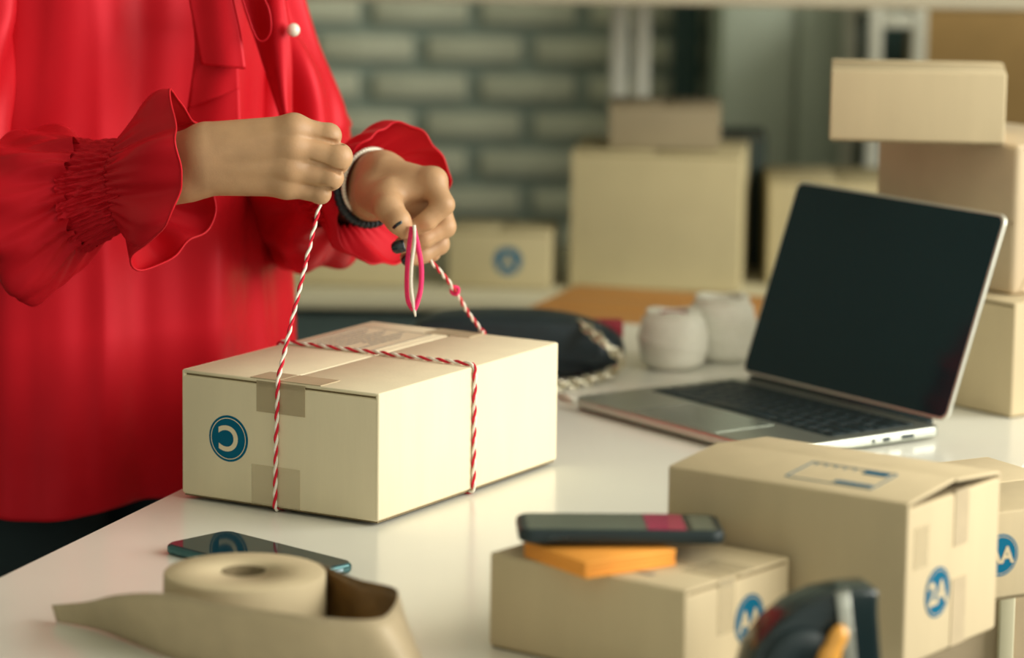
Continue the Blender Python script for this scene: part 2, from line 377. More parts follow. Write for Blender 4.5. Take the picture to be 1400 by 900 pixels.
# --- the parcel being tied
MY = .5273; MB_ = Vector((-.1088, 2.6633))
mp_ = parcel('parcel_box', 'large cream parcel tied with red and white twine in the middle of the table', MB_, MY, (.20, .30, .11), M['card_cream'], 'parcels on the white table', z0=.003)
emblem(mp_, 'C', 'front', .049, .055, .0200, .2, .3, rot=PI, mc='card_cream')
W, D, H = .20, .30, .11
decal(mp_, 'tape', M['tape'], 'top', .071, .0005, W/2 - .001, .030, W, H); decal(mp_, 'tape', M['tape'], 'top', W/2 + .001, .0005, .142, .030, W, H)
decal(mp_, 'tape', M['tape_thin'], 'front', .078, .082, .127, .1085, W, H)
decal(mp_, 'clear_tape', M['cleartape'], 'front', .073, .002, .122, .036, W, H, label='glossy clear tape')
decal(mp_, 'tape', M['tape'], 'top', .075, .274, .122, .2995, W, H)
lb = decal(mp_, 'printed_label', M['card_cream'], 'top', .012, .150, .088, .270, W, H, .0003, label='printed address panel')
pr = MB()
for (a, b) in (((.014, .152), (.086, .1528)), ((.014, .2672), (.086, .268)), ((.014, .152), (.0146, .268)), ((.0854, .152), (.086, .268))): pr.box((a[0], a[1], H + .0003), (b[0], b[1], H + .0006))
for k in range(9):
    x = .020 + k*.0062; y1 = .262 - (k % 3)*.012
    y = .160 if k not in (6, 7) else .195
    while y < y1:
        l = random.uniform(.004, .014); pr.box((x, y, H + .0003), (x + .0022, min(y + l, y1), H + .0005)); y += l + .002
pr.build('print', M['print'], lb)

# --- 2A carton, flaps sprung open
b2 = parcel('carton', 'taped 2A carton with sprung top flaps, biggest in the front right', (.2787, 2.2462), .6181, (.20, .14, .12), M['card'], 'parcels on the white table', axis='x', lift=(.10, .085), gap=.001)
emblem(b2, '2A', 'right', .047, .047, .0185, .2, .14)
W, D, H = .20, .14, .12
decal(b2, 'tape', M['tape'], 'right', .069, .076, .090, .117, W, H); decal(b2, 'tape', M['tape'], 'right', .069, .002, .090, .052, W, H)
decal(b2, 'clear_tape', M['cleartape'], 'right', .010, .070, .030, .100, W, H)
c0 = math.cos(.10); s0 = math.sin(.10)
lm = MB(); F0 = Matrix.Translation((0, 0, H)) @ Matrix.Rotation(.10, 4, 'X')
def fl(a, b, c, d, z=.0006): lm.box((a, b, .0001), (c, d, z), M=F0)
fl(.090, .016, .0906, .056); fl(.160, .016, .1606, .056); fl(.090, .016, .1606, .0166); fl(.090, .0555, .1606, .056)
fl(.128, .020, .158, .0245); fl(.136, .047, .156, .054)
for k in range(5): fl(.095 + k*.008, .050, .0956 + k*.008, .054)
lm.build('printed_label', M['blue'], b2, label='blue printed address lines')

# --- AA carton with phone and sticky notes
b3 = parcel('carton', 'low AA carton carrying the black phone and orange sticky notes', (.1210, 2.1869), .6568, (.17, .13, .07), M['card'], 'parcels on the white table', axis='x', gap=.0015)
emblem(b3, 'AA', 'right', .080, .034, .0185, .17, .13)
decal(b3, 'clear_tape', M['cleartape'], 'right', .040, .030, .060, .0695, .17, .07); decal(b3, 'clear_tape', M['cleartape'], 'top', .135, .045, .1695, .085, .17, .07)
decal(b3, 'printed_label', M['print'], 'top', .100, .020, .128, .026, .17, .07, .0004)
# --- carton at the right edge of the table, half behind the 2A carton
b4 = parcel('carton', 'carton with a blue AA mark half hidden behind the 2A carton at the table edge', (.3640, 2.4395), 1.05, (.17, .13, .07), M['card'], 'parcels on the white table')
emblem(b4, 'AA', 'right', .0125, .036, .0165, .17, .13)
# --- stack at the right behind the laptop
q = onz(1382, 573, 0); b5 = parcel('carton', 'bottom carton of the stack beside the laptop', (q.x, q.y), .90, (.20, .17, .115), M['card'], 'stacked cartons beside the laptop')
q = onz(1384, 405, .1155)
b6 = empty('wrapped_parcel', (q.x, q.y, T + .1155), -.90); tag(b6, 'kraft paper wrapped parcel, middle of the stack beside the laptop', 'parcel', 'stacked cartons beside the laptop')
MB().box((-.196, 0, 0), (0, .15, .150), .006, 3).build('wrapped_body', M['card_kraft'], b6)
fp = MB(); fp.add([(.0004, .010, .004), (.0004, .075, .095), (.0012, .140, .004)], [(0, 1, 2)]); fp.add([(.0004, .010, .146), (.0004, .075, .085), (.0012, .140, .146)], [(0, 1, 2)])
o = fp.build('folded_end', M['card_kraft'], b6); so = o.modifiers.new('thick', 'SOLIDIFY'); so.thickness = .0012; so.offset = 1
MB().box((-.196, -.0008, .070), (.0005, .0001, .074)).build('paper_seam', M['card_kraft'], b6)
q = onz(1373, 199, .2665); b7 = parcel('carton', 'top carton of the stack beside the laptop', (q.x, q.y), .10, (.17, .13, .07), M['card'], 'stacked cartons beside the laptop', z0=.2665, axis='x', lift=(.02, .06))
emblem(b7, 'A', 'right', .062, .034, .0185, .17, .13)
decal(b7, 'tape', M['tape'], 'right', .075, .040, .100, .0695, .17, .07)
# --- boxes on the back counter
def far_box(name, label, pxl, pxr, pyb, h, depth, y, m, yaw=.05, z0=0, cat='box'):
    a, b = at(pxl, pyb, y), at(pxr, pyb, y); w_ = (b - a).length/math.cos(yaw)
    r = parcel(name, label, (b.x, y), yaw, (w_, depth, h), m, 'boxes on the back counter', z0=ZC - T + z0, cat=cat)
    return r, w_
f1, w1 = far_box('carton', 'big plain carton on the back counter with a smaller one on top', 778, 1010, 400, .178, .17, 4.15, M['card_far'], yaw=.12)
f2, w2 = far_box('carton', 'small brown carton resting on top of the big counter carton', 832, 984, 210, .058, .10, 4.19, M['card_dull'], yaw=.05, z0=.1785)
f3, w3 = far_box('carton', 'low carton with a blue round mark on the back counter', 612, 752, 390, .075, .10, 4.16, M['card_far'], yaw=.10)
emblem(f3, 'A', 'front', w3*.585, .036, .0185, w3, .1, mc='card_far')
f4, w4 = far_box('carton', 'plain carton on the back counter partly hidden by the laptop screen', 1048, 1240, 400, .138, .16, 4.22, M['card_far'], yaw=.02)
f7, w7 = far_box('carton', 'dark grey block added as the shaded right side of the big plain counter carton', 950, 1043, 398, .180, .10, 4.37, M['card_shade'], yaw=.02)  # added dark block, stands in for the big carton's shaded right side
f6, w6 = far_box('carton', 'pale carton on the back counter seen behind the left cuff', 300, 560, 392, .045, .12, 4.17, M['card_far'], yaw=.02)
zt = at(1330, 78, 4.75)
xa, xb = at(1268, 60, 4.72).x, at(1440, 60, 4.72).x
f5 = parcel('carton', 'brown carton on the white rack behind the stack', (xb, 4.76), .0, (xb - xa, .22, at(1330, 12, 4.76).z - (zs - .40 + .0125)), M['card_brown'], 'boxes on the white rack', z0=zs - .40 + .0125 - T)
# --- open crate of cardboard on the floor right of the table
lo = empty('floor_crate', (.50, 3.02, 0), 0); tag(lo, 'brown cardboard crate with pale slats standing under the table', 'crate')
for (x, y, sx, sy) in ((0, -.2, .44, .006), (0, .2, .44, .006), (-.22, 0, .006, .4), (.22, 0, .006, .4)): MB().box((x - sx/2, y - sy/2, .004), (x + sx/2, y + sy/2, .675)).build('panel', M['card_kraft'], lo)
MB().box((-.22, -.2, 0), (.22, .2, .004)).build('base', M['card_kraft'], lo)
for x in (-.19, -.062, .07, .20): MB().box((x - .007, -.2145, 0), (x + .007, -.2035, .69), .002).build('slat', M['cream'], lo)

# ------------------------------------------------------------------ laptop
LA = .6263; LW, LD = .304, .212
lp = empty('laptop', (.2323, 3.3114, T), LA - PI/2); tag(lp, 'open silver laptop with a dark screen beside the stacked cartons', 'laptop')
bs = MB().bm(slab(LW, LD, .012, .0105, .003), Matrix.Translation((LW/2, -LD/2, .0025))).build('base', M['silver'], lp)
for x in (.03, LW - .03):
    for y in (-.02, -LD + .02): MB().prism(circle(.008, 20), 0, .003, Matrix.Translation((x, y, 0))).build('foot', M['blackmatte'], lp)
zt_ = .0131
MB().prism(rrect(.272, .108, .004), zt_ - .0005, zt_ + .0001, Matrix.Translation((LW/2, -.074, 0))).build('keyboard_deck', M['well'], bs)
MB().prism(rrect(.128, .076, .004), zt_ - .0005, zt_ + .0002, Matrix.Translation((LW/2, -.171, 0))).build('trackpad', M['pad'], bs)
kcache = {}
def key(x, y, w_, h_):
    k = (round(w_, 4), round(h_, 4))
    if k not in kcache:
        kcache[k] = MB().box((-w_/2, -h_/2, 0), (w_/2, h_/2, .0011), .0005, 1).mesh('key'); kcache[k].materials.append(M['key'])
    o = mesh_obj('key', kcache[k], None, bs); o.location = (x, y, zt_ + .0002)
rows = [[.0165]*14 + [.0165], [.0165]*13 + [.0275], [.0265]+[.0165]*12+[.0165], [.0305]+[.0165]*11+[.0315], [.040]+[.0165]*10+[.041], [.0165, .0165, .0165, .0205, .095, .0205, .0165, .0165, .0165, .0165]]
for ri, rw in enumerate(rows):
    tot = sum(rw); sp = (.268 - tot)/(len(rw)-1); x = LW/2 - .134; h_ = .0085 if ri == 0 else .0155
    y = -.0265 if ri == 0 else -.0265 - .0145 - (ri-1)*.0182
    for w_ in rw: key(x + w_/2, y, w_, h_); x += w_ + sp
for (y, l) in ((-.045, .016), (-.072, .009), (-.088, .004)):
    MB().box((LW - .0006, y - l/2, .0055), (LW + .0004, y + l/2, .0095), .0003, 1).build('port', M['blackmatte'], bs)
lid = empty('lid', (0, 0, 0)); lid.parent = lp
OA = 1.227; lid.matrix_local = Matrix.Translation((0, .002, .0125)) @ Matrix.Rotation(OA, 4, 'X')
LH = .206
MB().bm(slab(LW, LH, .010, .0042, .0015), Matrix.Translation((LW/2, LH/2 + .004, -.0042))).build('shell', M['silver_side'], lid)
MB().prism(rrect(LW - .006, LH - .006, .008), 0, .0005, Matrix.Translation((LW/2, LH/2 + .004, 0))).build('screen', M['screen'], lid)
MB().tube([(.02, .001, .0125), (LW - .02, .001, .0125)], .0045, 12).build('hinge', M['blackmatte'], lp)

# ------------------------------------------------------------------ phones, sticky notes
ph_ = empty('phone', (-.198, 2.536, T), math.atan2(-.1063, .1127)); tag(ph_, 'glossy dark phone lying on the table behind the paper tape roll', 'phone')
MB().bm(slab(.152, .070, .010, .0082, .0033)).build('frame', M['phone_edge'], ph_)
MB().prism(rrect(.147, .065, .008), .0079, .0085).build('screen', M['screen'], ph_)
MB().box((.0755, -.02, .003), (.0764, .02, .0055), .0003).build('speaker_slot', M['phone_blue'], ph_)
for x in (-.03, -.012): MB().box((x - .006, -.0353, .003), (x + .006, -.0346, .0055), .0003).build('side_button', M['phone_blue'], ph_)
c = Vector((.0528, 2.2141))
d1 = (Vector((.1233, 2.2615)) - c); sn = empty('sticky_notes', (*(c), T + .0705), math.atan2(d1.y, d1.x)); tag(sn, 'thick pad of orange sticky notes under the black phone', 'notepad')
for k in range(4):
    MB().box((random.uniform(-.0006, .0006), random.uniform(-.0006, .0006), k*.0030), (.078, .076, k*.0030 + .0029), .0004, 1).build('sheet_block', M['orange'], sn)
p2 = empty('phone', (.0785, 2.2925, T + .0835), .03); tag(p2, 'black-cased phone lying on the orange sticky notes', 'phone')
p2.rotation_euler = (-.045, 0, .03)
MB().bm(slab(.146, .073, .011, .0095, .0035)).build('case', M['blackmatte'], p2)
MB().prism(rrect(.139, .066, .008), .0093, .0098).build('screen', M['screen'], p2)
for nm, xa_, xb_, mm in (('screen_area', -.066, .018, 'scr_grey'), ('screen_area_pink', .0185, .046, 'scr_pink'), ('screen_area', .0505, .066, 'scr_grey')): MB().box((xa_, -.030, .0097), (xb_, .030, .0100)).build(nm, M[mm], p2)  # flat grey and pink areas coloured onto the screen
MB().box((-.052, -.0369, .0035), (-.038, -.0362, .006), .0003).build('port', M['blackplast'], p2)

# ------------------------------------------------------------------ paper tape roll
rl = empty('tape_roll', (-.1905, 2.314, T)); tag(rl, 'roll of brown paper tape with its loose end trailing in front', 'tape roll')
MB().lathe([(.0165, .0005), (.0575, .0005), (.0585, .0015), (.0590, .024), (.0585, .0470), (.0575, .048), (.0165, .048)], 72, closed=True).build('wound_tape', M['tape2'] if 'tape2' in M else M['card'], rl)
MB().lathe([(.0150, .001), (.0164, .001), (.0164, .0484), (.0150, .0484)], 48, closed=True).build('core', M['edge'], rl)
tops = [(-.140, 2.345, .048), (-.128, 2.325, .048), (-.107, 2.295, .048), (-.0825, 2.274, .048), (-.0775, 2.255, .047), (-.0810, 2.215, .046), (-.0900, 2.192, .046), (-.115, 2.190, .046), (-.1481, 2.1978, .047), (-.2005, 2.221, .048), (-.2387, 2.2456, .048), (-.276, 2.272, .040), (-.306, 2.320, .022), (-.336, 2.352, .011)]
bots = [(-.140, 2.345, .0005), (-.128, 2.325, .0005), (-.105, 2.293, .0005), (-.074, 2.266, .0005), (-.060, 2.240, .0005), (-.053, 2.205, .0005), (-.062, 2.180, .0005), (-.105, 2.184, .0005), (-.145, 2.196, .0005), (-.199, 2.2205, .0005), (-.2375, 2.247, .0005), (-.272, 2.290, .0005), (-.300, 2.322, .0010), (-.331, 2.343, .0005)]
tt, bb = crom(tops, 80), crom(bots, 80)
Pg = np.array([[t*(1-k/6) + b*(k/6) for k in range(7)] for t, b in zip(tt, bb)]); 
Pg[:, :, 0] -= -.1905; Pg[:, :, 1] -= 2.314
o = MB().grid(Pg).build('loose_tape', M['tape'], rl, label='loose strip of brown paper tape'); so = o.modifiers.new('thick', 'SOLIDIFY'); so.thickness = .0006; so.material_offset = 1; o.data.materials.append(M['tape_inner'])

# ------------------------------------------------------------------ tape cutter (black, front right)
dc = empty('tape_dispenser', (.205, 2.135, T), .25); tag(dc, 'black handheld tape dispenser with a steel strip and amber tab', 'tape dispenser')
prof = [(-.048, .0), (-.052, .026), (-.046, .046), (-.034, .060), (-.018, .071), (0, .0775), (.018, .080), (.036, .0805), (.0385, .078), (.0385, .066), (.041, .045), (.044, .020), (.046, 0)]
def side(th, n): return None
bm = bmesh.new(); vs = [bm.verts.new((x, -.019, z*1.10)) for x, z in prof]; fc = bm.faces.new(vs)
g = bmesh.ops.extrude_face_region(bm, geom=[fc]); bmesh.ops.translate(bm, verts=[v for v in g['geom'] if isinstance(v, bmesh.types.BMVert)], vec=(0, .038, 0))
bmesh.ops.recalc_face_normals(bm, faces=bm.faces)
bmesh.ops.bevel(bm, geom=[e for e in bm.edges if e.calc_face_angle(0) > 1.2], offset=.005, segments=4, profile=.5, affect='EDGES')
MB().bm(bm, None, True).build('shell', M['blackplast'], dc, autosmooth=True)
MB().lathe([(.004, -.004), (.026, -.004), (.029, 0), (.026, .004), (.004, .004)], 40, Matrix.Translation((-.016, -.021, .036)) @ Matrix.Rotation(PI/2, 4, 'X'), closed=True).build('reel_cover', M['blackmatte'], dc)
st = MB(); st.box((-.0045, -.0015, -.045), (.0045, .0015, .028), .0005)
for k in range(11): st.box((-.0045 + k*.0009 - .0003, -.0022, .028), (-.0045 + k*.0009 + .0003, .0015, .030))
o = st.build('steel_strip', M['steel'], dc); o.location = (.0150, -.0215, .060); o.rotation_euler = (0, -.14, 0)
ab = MB(); ab.lathe([(0.0001, -.017), (.004, -.0155), (.0075, -.009), (.0078, -.003), (.0062, .002), (.0068, .007), (.0060, .013), (.0035, .0165), (.0001, .0175)], 24)
o = ab.build('amber_tab', M['amber'], dc); o.location = (.0035, -.0265, .051); o.rotation_euler = (0, .42, 0); o.scale = (1, .75, 1)

# ------------------------------------------------------------------ cord skeins
def skein(name, label, c, R, Hh, rin, seed):
    r_ = np.random.default_rng(seed); root = empty(name, (c[0], c[1], T)); tag(root, label, 'cord', 'white cord balls behind the laptop')
    n = 22; pts = []; N = n*40
    for k in range(N):
        a = 2*PI*k/40; z = (k/N); 
        zz = .003 + (Hh - .006)*z; bul = math.sin(PI*(.12 + .76*z))**.45
        tilt = .05*math.sin(a + z*9 + seed)*Hh
        pts.append(((R*bul - .002)*math.cos(a)*(1 + .012*math.sin(7*z*PI + seed)), (R*bul - .002)*math.sin(a), min(max(zz + tilt, .003), Hh + .002)))
    core = MB().lathe([(rin, .002), (R*.62, .001), (R*.90, Hh*.14), (R*.955, Hh*.5), (R*.90, Hh*.86), (R*.70, Hh*.985), (rin + .002, Hh*.99), (rin, Hh*.9)], 48, closed=True)
    core.build('wound_core', M['yarnw'], root)
    MB().tube(pts, .0022, 6).build('wound_cord', M['yarnw'], root)
    top = []
    for k in range(300):
        a = 2*PI*k/40; rr = rin + .003 + (R*.66 - rin)*(k/300); top.append((rr*math.cos(a), rr*math.sin(a), Hh - .001 + .0015*math.sin(a*3)))
    MB().tube(top, .0022, 6).build('top_winding', M['yarnw'], root)
    return root
s1 = skein('cord_ball', 'front white cord ball with a red paper inside', (.170, 3.424), .0375, .060, .014, 1)
MB().prism(circle(.0135, 20), .030, .0595).build('paper_core', M['redlabel'], s1)
s2 = skein('cord_ball', 'white cord ball standing behind the red-cored one', (.2245, 3.475), .0375, .068, .018, 2)

# ------------------------------------------------------------------ black bag with chain
bg = empty('handbag', (.005, 3.375, T), .02); tag(bg, 'small black leather bag with a silver chain behind the tied parcel', 'bag')
nu, nv = 64, 40; Pb = np.zeros((nv, nu, 3))
for i in range(nv):
    v = -PI/2 + PI*i/(nv-1)
    for j in range(nu):
        u = 2*PI*j/nu
        ex = lambda q, e: math.copysign(abs(q)**e, q)
        x = .112*ex(math.cos(v), .5)*ex(math.cos(u), .55); y = .042*ex(math.cos(v), .7)*ex(math.sin(u), .8); z = .034 + .034*ex(math.sin(v), .75)
        z *= 1 - .22*max(0, x/.112)**2
        q = .0022*abs(math.sin((x + z)*PI/.026))**.5*abs(math.sin((x - z)*PI/.026))**.5
        Pb[i, j] = (x*(1 + q*4), y*(1 + q*18), z)
MB().grid(Pb, closed_v=True).build('body', M['leather'], bg)
MB().box((-.10, -.0445, .020), (.085, -.0405, .060), .0018).build('flap', M['leather'], bg)
MB().box((.078, .022, .034), (.112, .036, .054), .003).build('lining', M['redlabel'], bg, label='dark red lining at the open corner')
o = None
lk = MB().lathe([(.0058 + .0019*math.cos(a), .0019*math.sin(a)) for a in [2*PI*k/8 for k in range(8)]], 16, closed=True).mesh('chain_link'); lk.materials.append(M['chain'])
pth = [onz(796, 444, .060), onz(806, 452, .056), onz(820, 464, .050), onz(836, 478, .040), onz(850, 490, .028), onz(846, 502, .014), onz(832, 511, .008), onz(812, 518, .006), onz(790, 523, .005), onz(770, 526, .005), onz(748, 529, .005)]
cp = crom([list(p) for p in pth], 400); sd = np.r_[0, np.cumsum(np.linalg.norm(np.diff(cp, axis=0), axis=1))]; nl = int(sd[-1]/.0098)
Mi = bg.matrix_world
bpy.context.view_layer.update(); Mi = bg.matrix_world.inverted()
for k in range(nl + 1):
    s_ = min(k*.0098, sd[-1]*.999); p = Vector([np.interp(s_, sd, cp[:, i]) for i in range(3)]); p2_ = Vector([np.interp(min(s_ + .002, sd[-1]), sd, cp[:, i]) for i in range(3)])
    t_ = (p2_ - p).normalized() if (p2_ - p).length > 0 else t_
    o = mesh_obj('chain_link', lk, None, bg)
    qx_ = t_.to_track_quat('X', 'Z').to_matrix().to_4x4()
    o.matrix_local = Mi @ Matrix.Translation(p) @ qx_ @ Matrix.Rotation((.5 if k % 2 else -.9), 4, 'X') @ Matrix.Diagonal((1.25, .85, 1, 1))
# short white cable end between bag and laptop
cb = empty('charging_cable', (0, 0, 0)); tag(cb, 'short white cable end lying beside the laptop front corner', 'cable')
MB().tube([onz(700, 520, .002), onz(740, 533, .002), onz(768, 541, .002)], .0018, 8).build('cord', M['yarnw'], cb)
MB().tube([onz(767, 541, .003), onz(786, 548, .003)], .0035, 10).build('plug', M['yarnw'], cb)

# ------------------------------------------------------------------ person

def surface_net(F, lo, h):                 # smooth zero surface of a sampled distance field
    S = F < 0; nx, ny, nz = F.shape
    acc = np.zeros((nx-1, ny-1, nz-1, 3), np.float32); cnt = np.zeros((nx-1, ny-1, nz-1), np.float32)
    corners = [(0, 0, 0), (1, 0, 0), (0, 1, 0), (1, 1, 0), (0, 0, 1), (1, 0, 1), (0, 1, 1), (1, 1, 1)]
    def sub(A, c): return A[c[0]:nx-1+c[0], c[1]:ny-1+c[1], c[2]:nz-1+c[2]]
    for a in range(8):
        for ax in range(3):
            ca = corners[a]
            if ca[ax]: continue
            cb = list(ca); cb[ax] = 1
            fa, fb = sub(F, ca), sub(F, cb); m = (fa < 0) != (fb < 0)
            idx = np.nonzero(m); t = fa[idx]/(fa[idx] - fb[idx])
            p = np.zeros((len(t), 3), np.float32) + np.array(ca, np.float32); p[:, ax] += t
            acc[idx] += p; cnt[idx] += 1
    idx = np.nonzero(cnt); vid = -np.ones(cnt.shape, np.int64); vid[idx] = np.arange(len(idx[0]))
    V = (np.stack(idx, 1) + acc[idx]/cnt[idx][:, None])*h + np.asarray(lo)
    faces = []
    for ax in range(3):
        o1, o2 = [(1, 2), (2, 0), (0, 1)][ax]
        sl = [slice(1, -1)]*3; sl[ax] = slice(0, -1); sl2 = list(sl); sl2[ax] = slice(1, None)
        A, B = S[tuple(sl)], S[tuple(sl2)]
        for flip in (0, 1):
            m = (A & ~B) if not flip else (~A & B)
            c = np.stack(np.nonzero(m), 1); 
            if not len(c): continue
            base = c.copy(); base[:, o1] += 1; base[:, o2] += 1
            def cell(d1, d2):
                q = base.copy(); q[:, o1] -= d1; q[:, o2] -= d2; return vid[q[:, 0], q[:, 1], q[:, 2]]
            Q = np.stack([cell(1, 1), cell(0, 1), cell(0, 0), cell(1, 0)], 1)
            faces.append(Q[:, ::-1] if flip else Q)
    Fc = np.concatenate(faces); Fc = Fc[(Fc >= 0).all(1)]
    return V, Fc
class Field:
    def __init__(s, lo, hi, h):
        s.lo, s.h = np.asarray(lo, float), h; n = np.ceil((np.asarray(hi) - s.lo)/h).astype(int) + 1
        ax = [(s.lo[i] + np.arange(n[i])*h).astype(np.float32) for i in range(3)]
        s.P = np.stack(np.meshgrid(*ax, indexing='ij'), -1)
    def cap(s, a, b, ra, rb):
        a, b = np.asarray(a, np.float32), np.asarray(b, np.float32); ba = b - a; pa = s.P - a
        t = np.clip((pa @ ba)/max(float(ba @ ba), 1e-12), 0, 1); d = pa - t[..., None]*ba
        return np.sqrt((d*d).sum(-1)) - (ra + (rb - ra)*t)
    def ell(s, c, ax, r):                  # ax rows: axes, r radii
        q = (s.P - np.asarray(c, np.float32)) @ np.asarray(ax, np.float32).T/np.asarray(r, np.float32)
        k = np.sqrt((q*q).sum(-1)); return (k - 1)*min(r)
    def chain(s, pts, rs, k):
        F = None
        for i in range(len(pts)-1):
            d = s.cap(pts[i], pts[i+1], rs[i], rs[i+1]); F = d if F is None else smin(F, d, k)
        return F
    def net(s, F): return surface_net(F, s.lo, s.h)
def smin(a, b, k):
    h = np.clip(.5 + .5*(b - a)/k, 0, 1); return b*(1-h) + a*h - k*h*(1-h)
def nmesh(name, parts):
    V = np.concatenate([p[0] for p in parts]); k = 0; Fs = []
    for v, f_ in parts: Fs.append(f_ + k); k += len(v)
    Fs = np.concatenate(Fs); me = bpy.data.meshes.new(name); me.vertices.add(len(V)); me.vertices.foreach_set('co', V.astype(np.float32).ravel())
    me.loops.add(len(Fs)*4); me.loops.foreach_set('vertex_index', Fs.astype(np.int32).ravel())
    me.polygons.add(len(Fs)); me.polygons.foreach_set('loop_start', np.arange(0, len(Fs)*4, 4, dtype=np.int32)); me.polygons.foreach_set('use_smooth', np.ones(len(Fs), bool))
    me.update(); me.validate(); return me
def relax(V, Fc, it, lam=.5):              # light Laplacian polish
    e = np.concatenate([Fc[:, [0, 1]], Fc[:, [1, 2]], Fc[:, [2, 3]], Fc[:, [3, 0]]]); n = len(V)
    deg = np.bincount(e[:, 0], minlength=n) + np.bincount(e[:, 1], minlength=n)
    for _ in range(it):
        A = np.stack([np.bincount(e[:, 0], V[e[:, 1], i], n) + np.bincount(e[:, 1], V[e[:, 0], i], n) for i in range(3)], 1)/np.maximum(deg, 1)[:, None]
        V = V + lam*(A - V)
    return V

PC = Vector((-.395, 3.08, 0)); PF = Vector((.7071, -.7071, 0)); PR = Vector((-.7071, -.7071, 0))
def pl(r, f_, z): return PC + PR*r + PF*f_ + Vector((0, 0, z))
pe = empty('person', (PC.x, PC.y, 0)); tag(pe, 'person in a red ruffle-sleeved blouse tying the parcel with twine', 'person')
bpy.context.view_layer.update(); PI_ = pe.matrix_world.inverted()
def pchild(o, p=pe):
    o.parent = p; o.matrix_parent_inverse = PI_ if p is pe else Matrix(); return o
def W3(px, py, y): return np.array(at(px, py, y), np.float32)
Sr, Er, Wr = pl(.16, 0, 1.31), at(-125, 265, 2.885), at(262, 224, 2.768)
Sl, El, Wl = pl(-.145, 0, 1.31), at(415, 262, 3.17), at(508, 256, 2.935)

# ---- right hand: closed, back of the hand towards the camera
def right_hand():
    F = Field((at(105, 215, 2.79).x, 2.725, at(300, 305, 2.76).z), (at(498, 215, 2.76).x, 2.86, at(300, 135, 2.76).z), .0011)
    Y = 2.760
    mcp = [W3(404, 176, Y - .000), W3(403, 202, Y - .004), W3(400, 230, Y - .003), W3(394, 254, Y + .003)]
    pip = [W3(449, 186, Y + .004), W3(462, 215, Y - .003), W3(452, 243, Y - .002), W3(438, 265, Y + .003)]
    dip = [W3(448, 200, Y + .030), W3(462, 224, Y + .026), W3(452, 247, Y + .024), W3(438, 264, Y + .023)]
    tip = [W3(428, 212, Y + .034), W3(436, 229, Y + .033), W3(430, 247, Y + .031), W3(420, 261, Y + .029)]
    rm, rp, rd, rt = [.0118, .0122, .0112, .0098], [.0100, .0113, .0100, .0082], [.0088, .0090, .0084, .0072], [.0075, .0076, .0072, .0062]
    w1, w2 = W3(268, 203, Y + .008), W3(268, 245, Y + .010)
    wr = W3(200, 235, 2.785)
    # forearm (oval) and wrist
    arm = smin(F.cap(W3(60, 250, 2.825), W3(268, 208, Y + .010), .026, .0195), F.cap(W3(60, 268, 2.825), W3(255, 246, Y + .012), .026, .0195), .010)
    hand = None
    wq = [W3(285, 195, Y + .006), W3(285, 210, Y + .004), W3(285, 228, Y + .005), W3(288, 239, Y + .008)]
    for i in range(4):
        d = F.cap(wq[i], mcp[i] + (wq[i]-mcp[i])*.04, .0175, rm[i]); hand = d if hand is None else smin(hand, d, .012)
    palm = F.cap(W3(300, 215, Y + .016), W3(385, 218, Y + .018), .020, .018)
    hand = smin(hand, palm, .012); hand = smin(hand, arm, .012)
    for i in (0, 1, 2): hand = smin(hand, F.cap(wq[i] + np.array([.02, -.0125, 0], np.float32), mcp[i] + np.array([-.004, -.0085, 0], np.float32), .0040, .0042), .006)
    fing = None
    for i in range(4):
        c = F.chain([mcp[i], pip[i], dip[i], tip[i]], [rm[i]*.93, rp[i], rd[i], rt[i]], .0025)
        kn = F.ell(pip[i] + np.array([.0005, -.0015, .0005], np.float32), np.eye(3), (rp[i]*1.04, rp[i]*1.0, rp[i]*1.03)); c = smin(c, kn, .003)
        fing = c if fing is None else smin(fing, c, .0012)
    kb = None
    for i in range(4): kb = F.ell(mcp[i] + np.array([-.001, -.0035, .001], np.float32), np.eye(3), (.0105, .0095, .0098)) if kb is None else np.minimum(kb, F.ell(mcp[i] + np.array([-.001, -.0035, .001], np.float32), np.eye(3), (.0105, .0095, .0098)))
    hand = smin(hand, kb, .010)
    th = F.chain([W3(300, 205, Y + .024), W3(365, 205, Y + .044), W3(412, 222, Y + .050), W3(440, 240, Y + .046)], [.017, .0125, .0105, .0085], .004)
    out = smin(smin(hand, fing, .0055), th, .006)
    # fine creases between neighbouring fingers
    for i, (a, b) in enumerate((((428, 187), (466, 198)), ((424, 219), (464, 234)), ((410, 252), (450, 258)))):
        cr = F.cap(W3(*a, Y - .0125 + (.003 if i == 0 else 0)), W3(*b, Y - .0105 + (.006 if i == 0 else .002)), .0014, .0030); out = -smin(-out, cr, .0014)
    V, Fc = F.net(out); return relax(V, Fc, 2), Fc
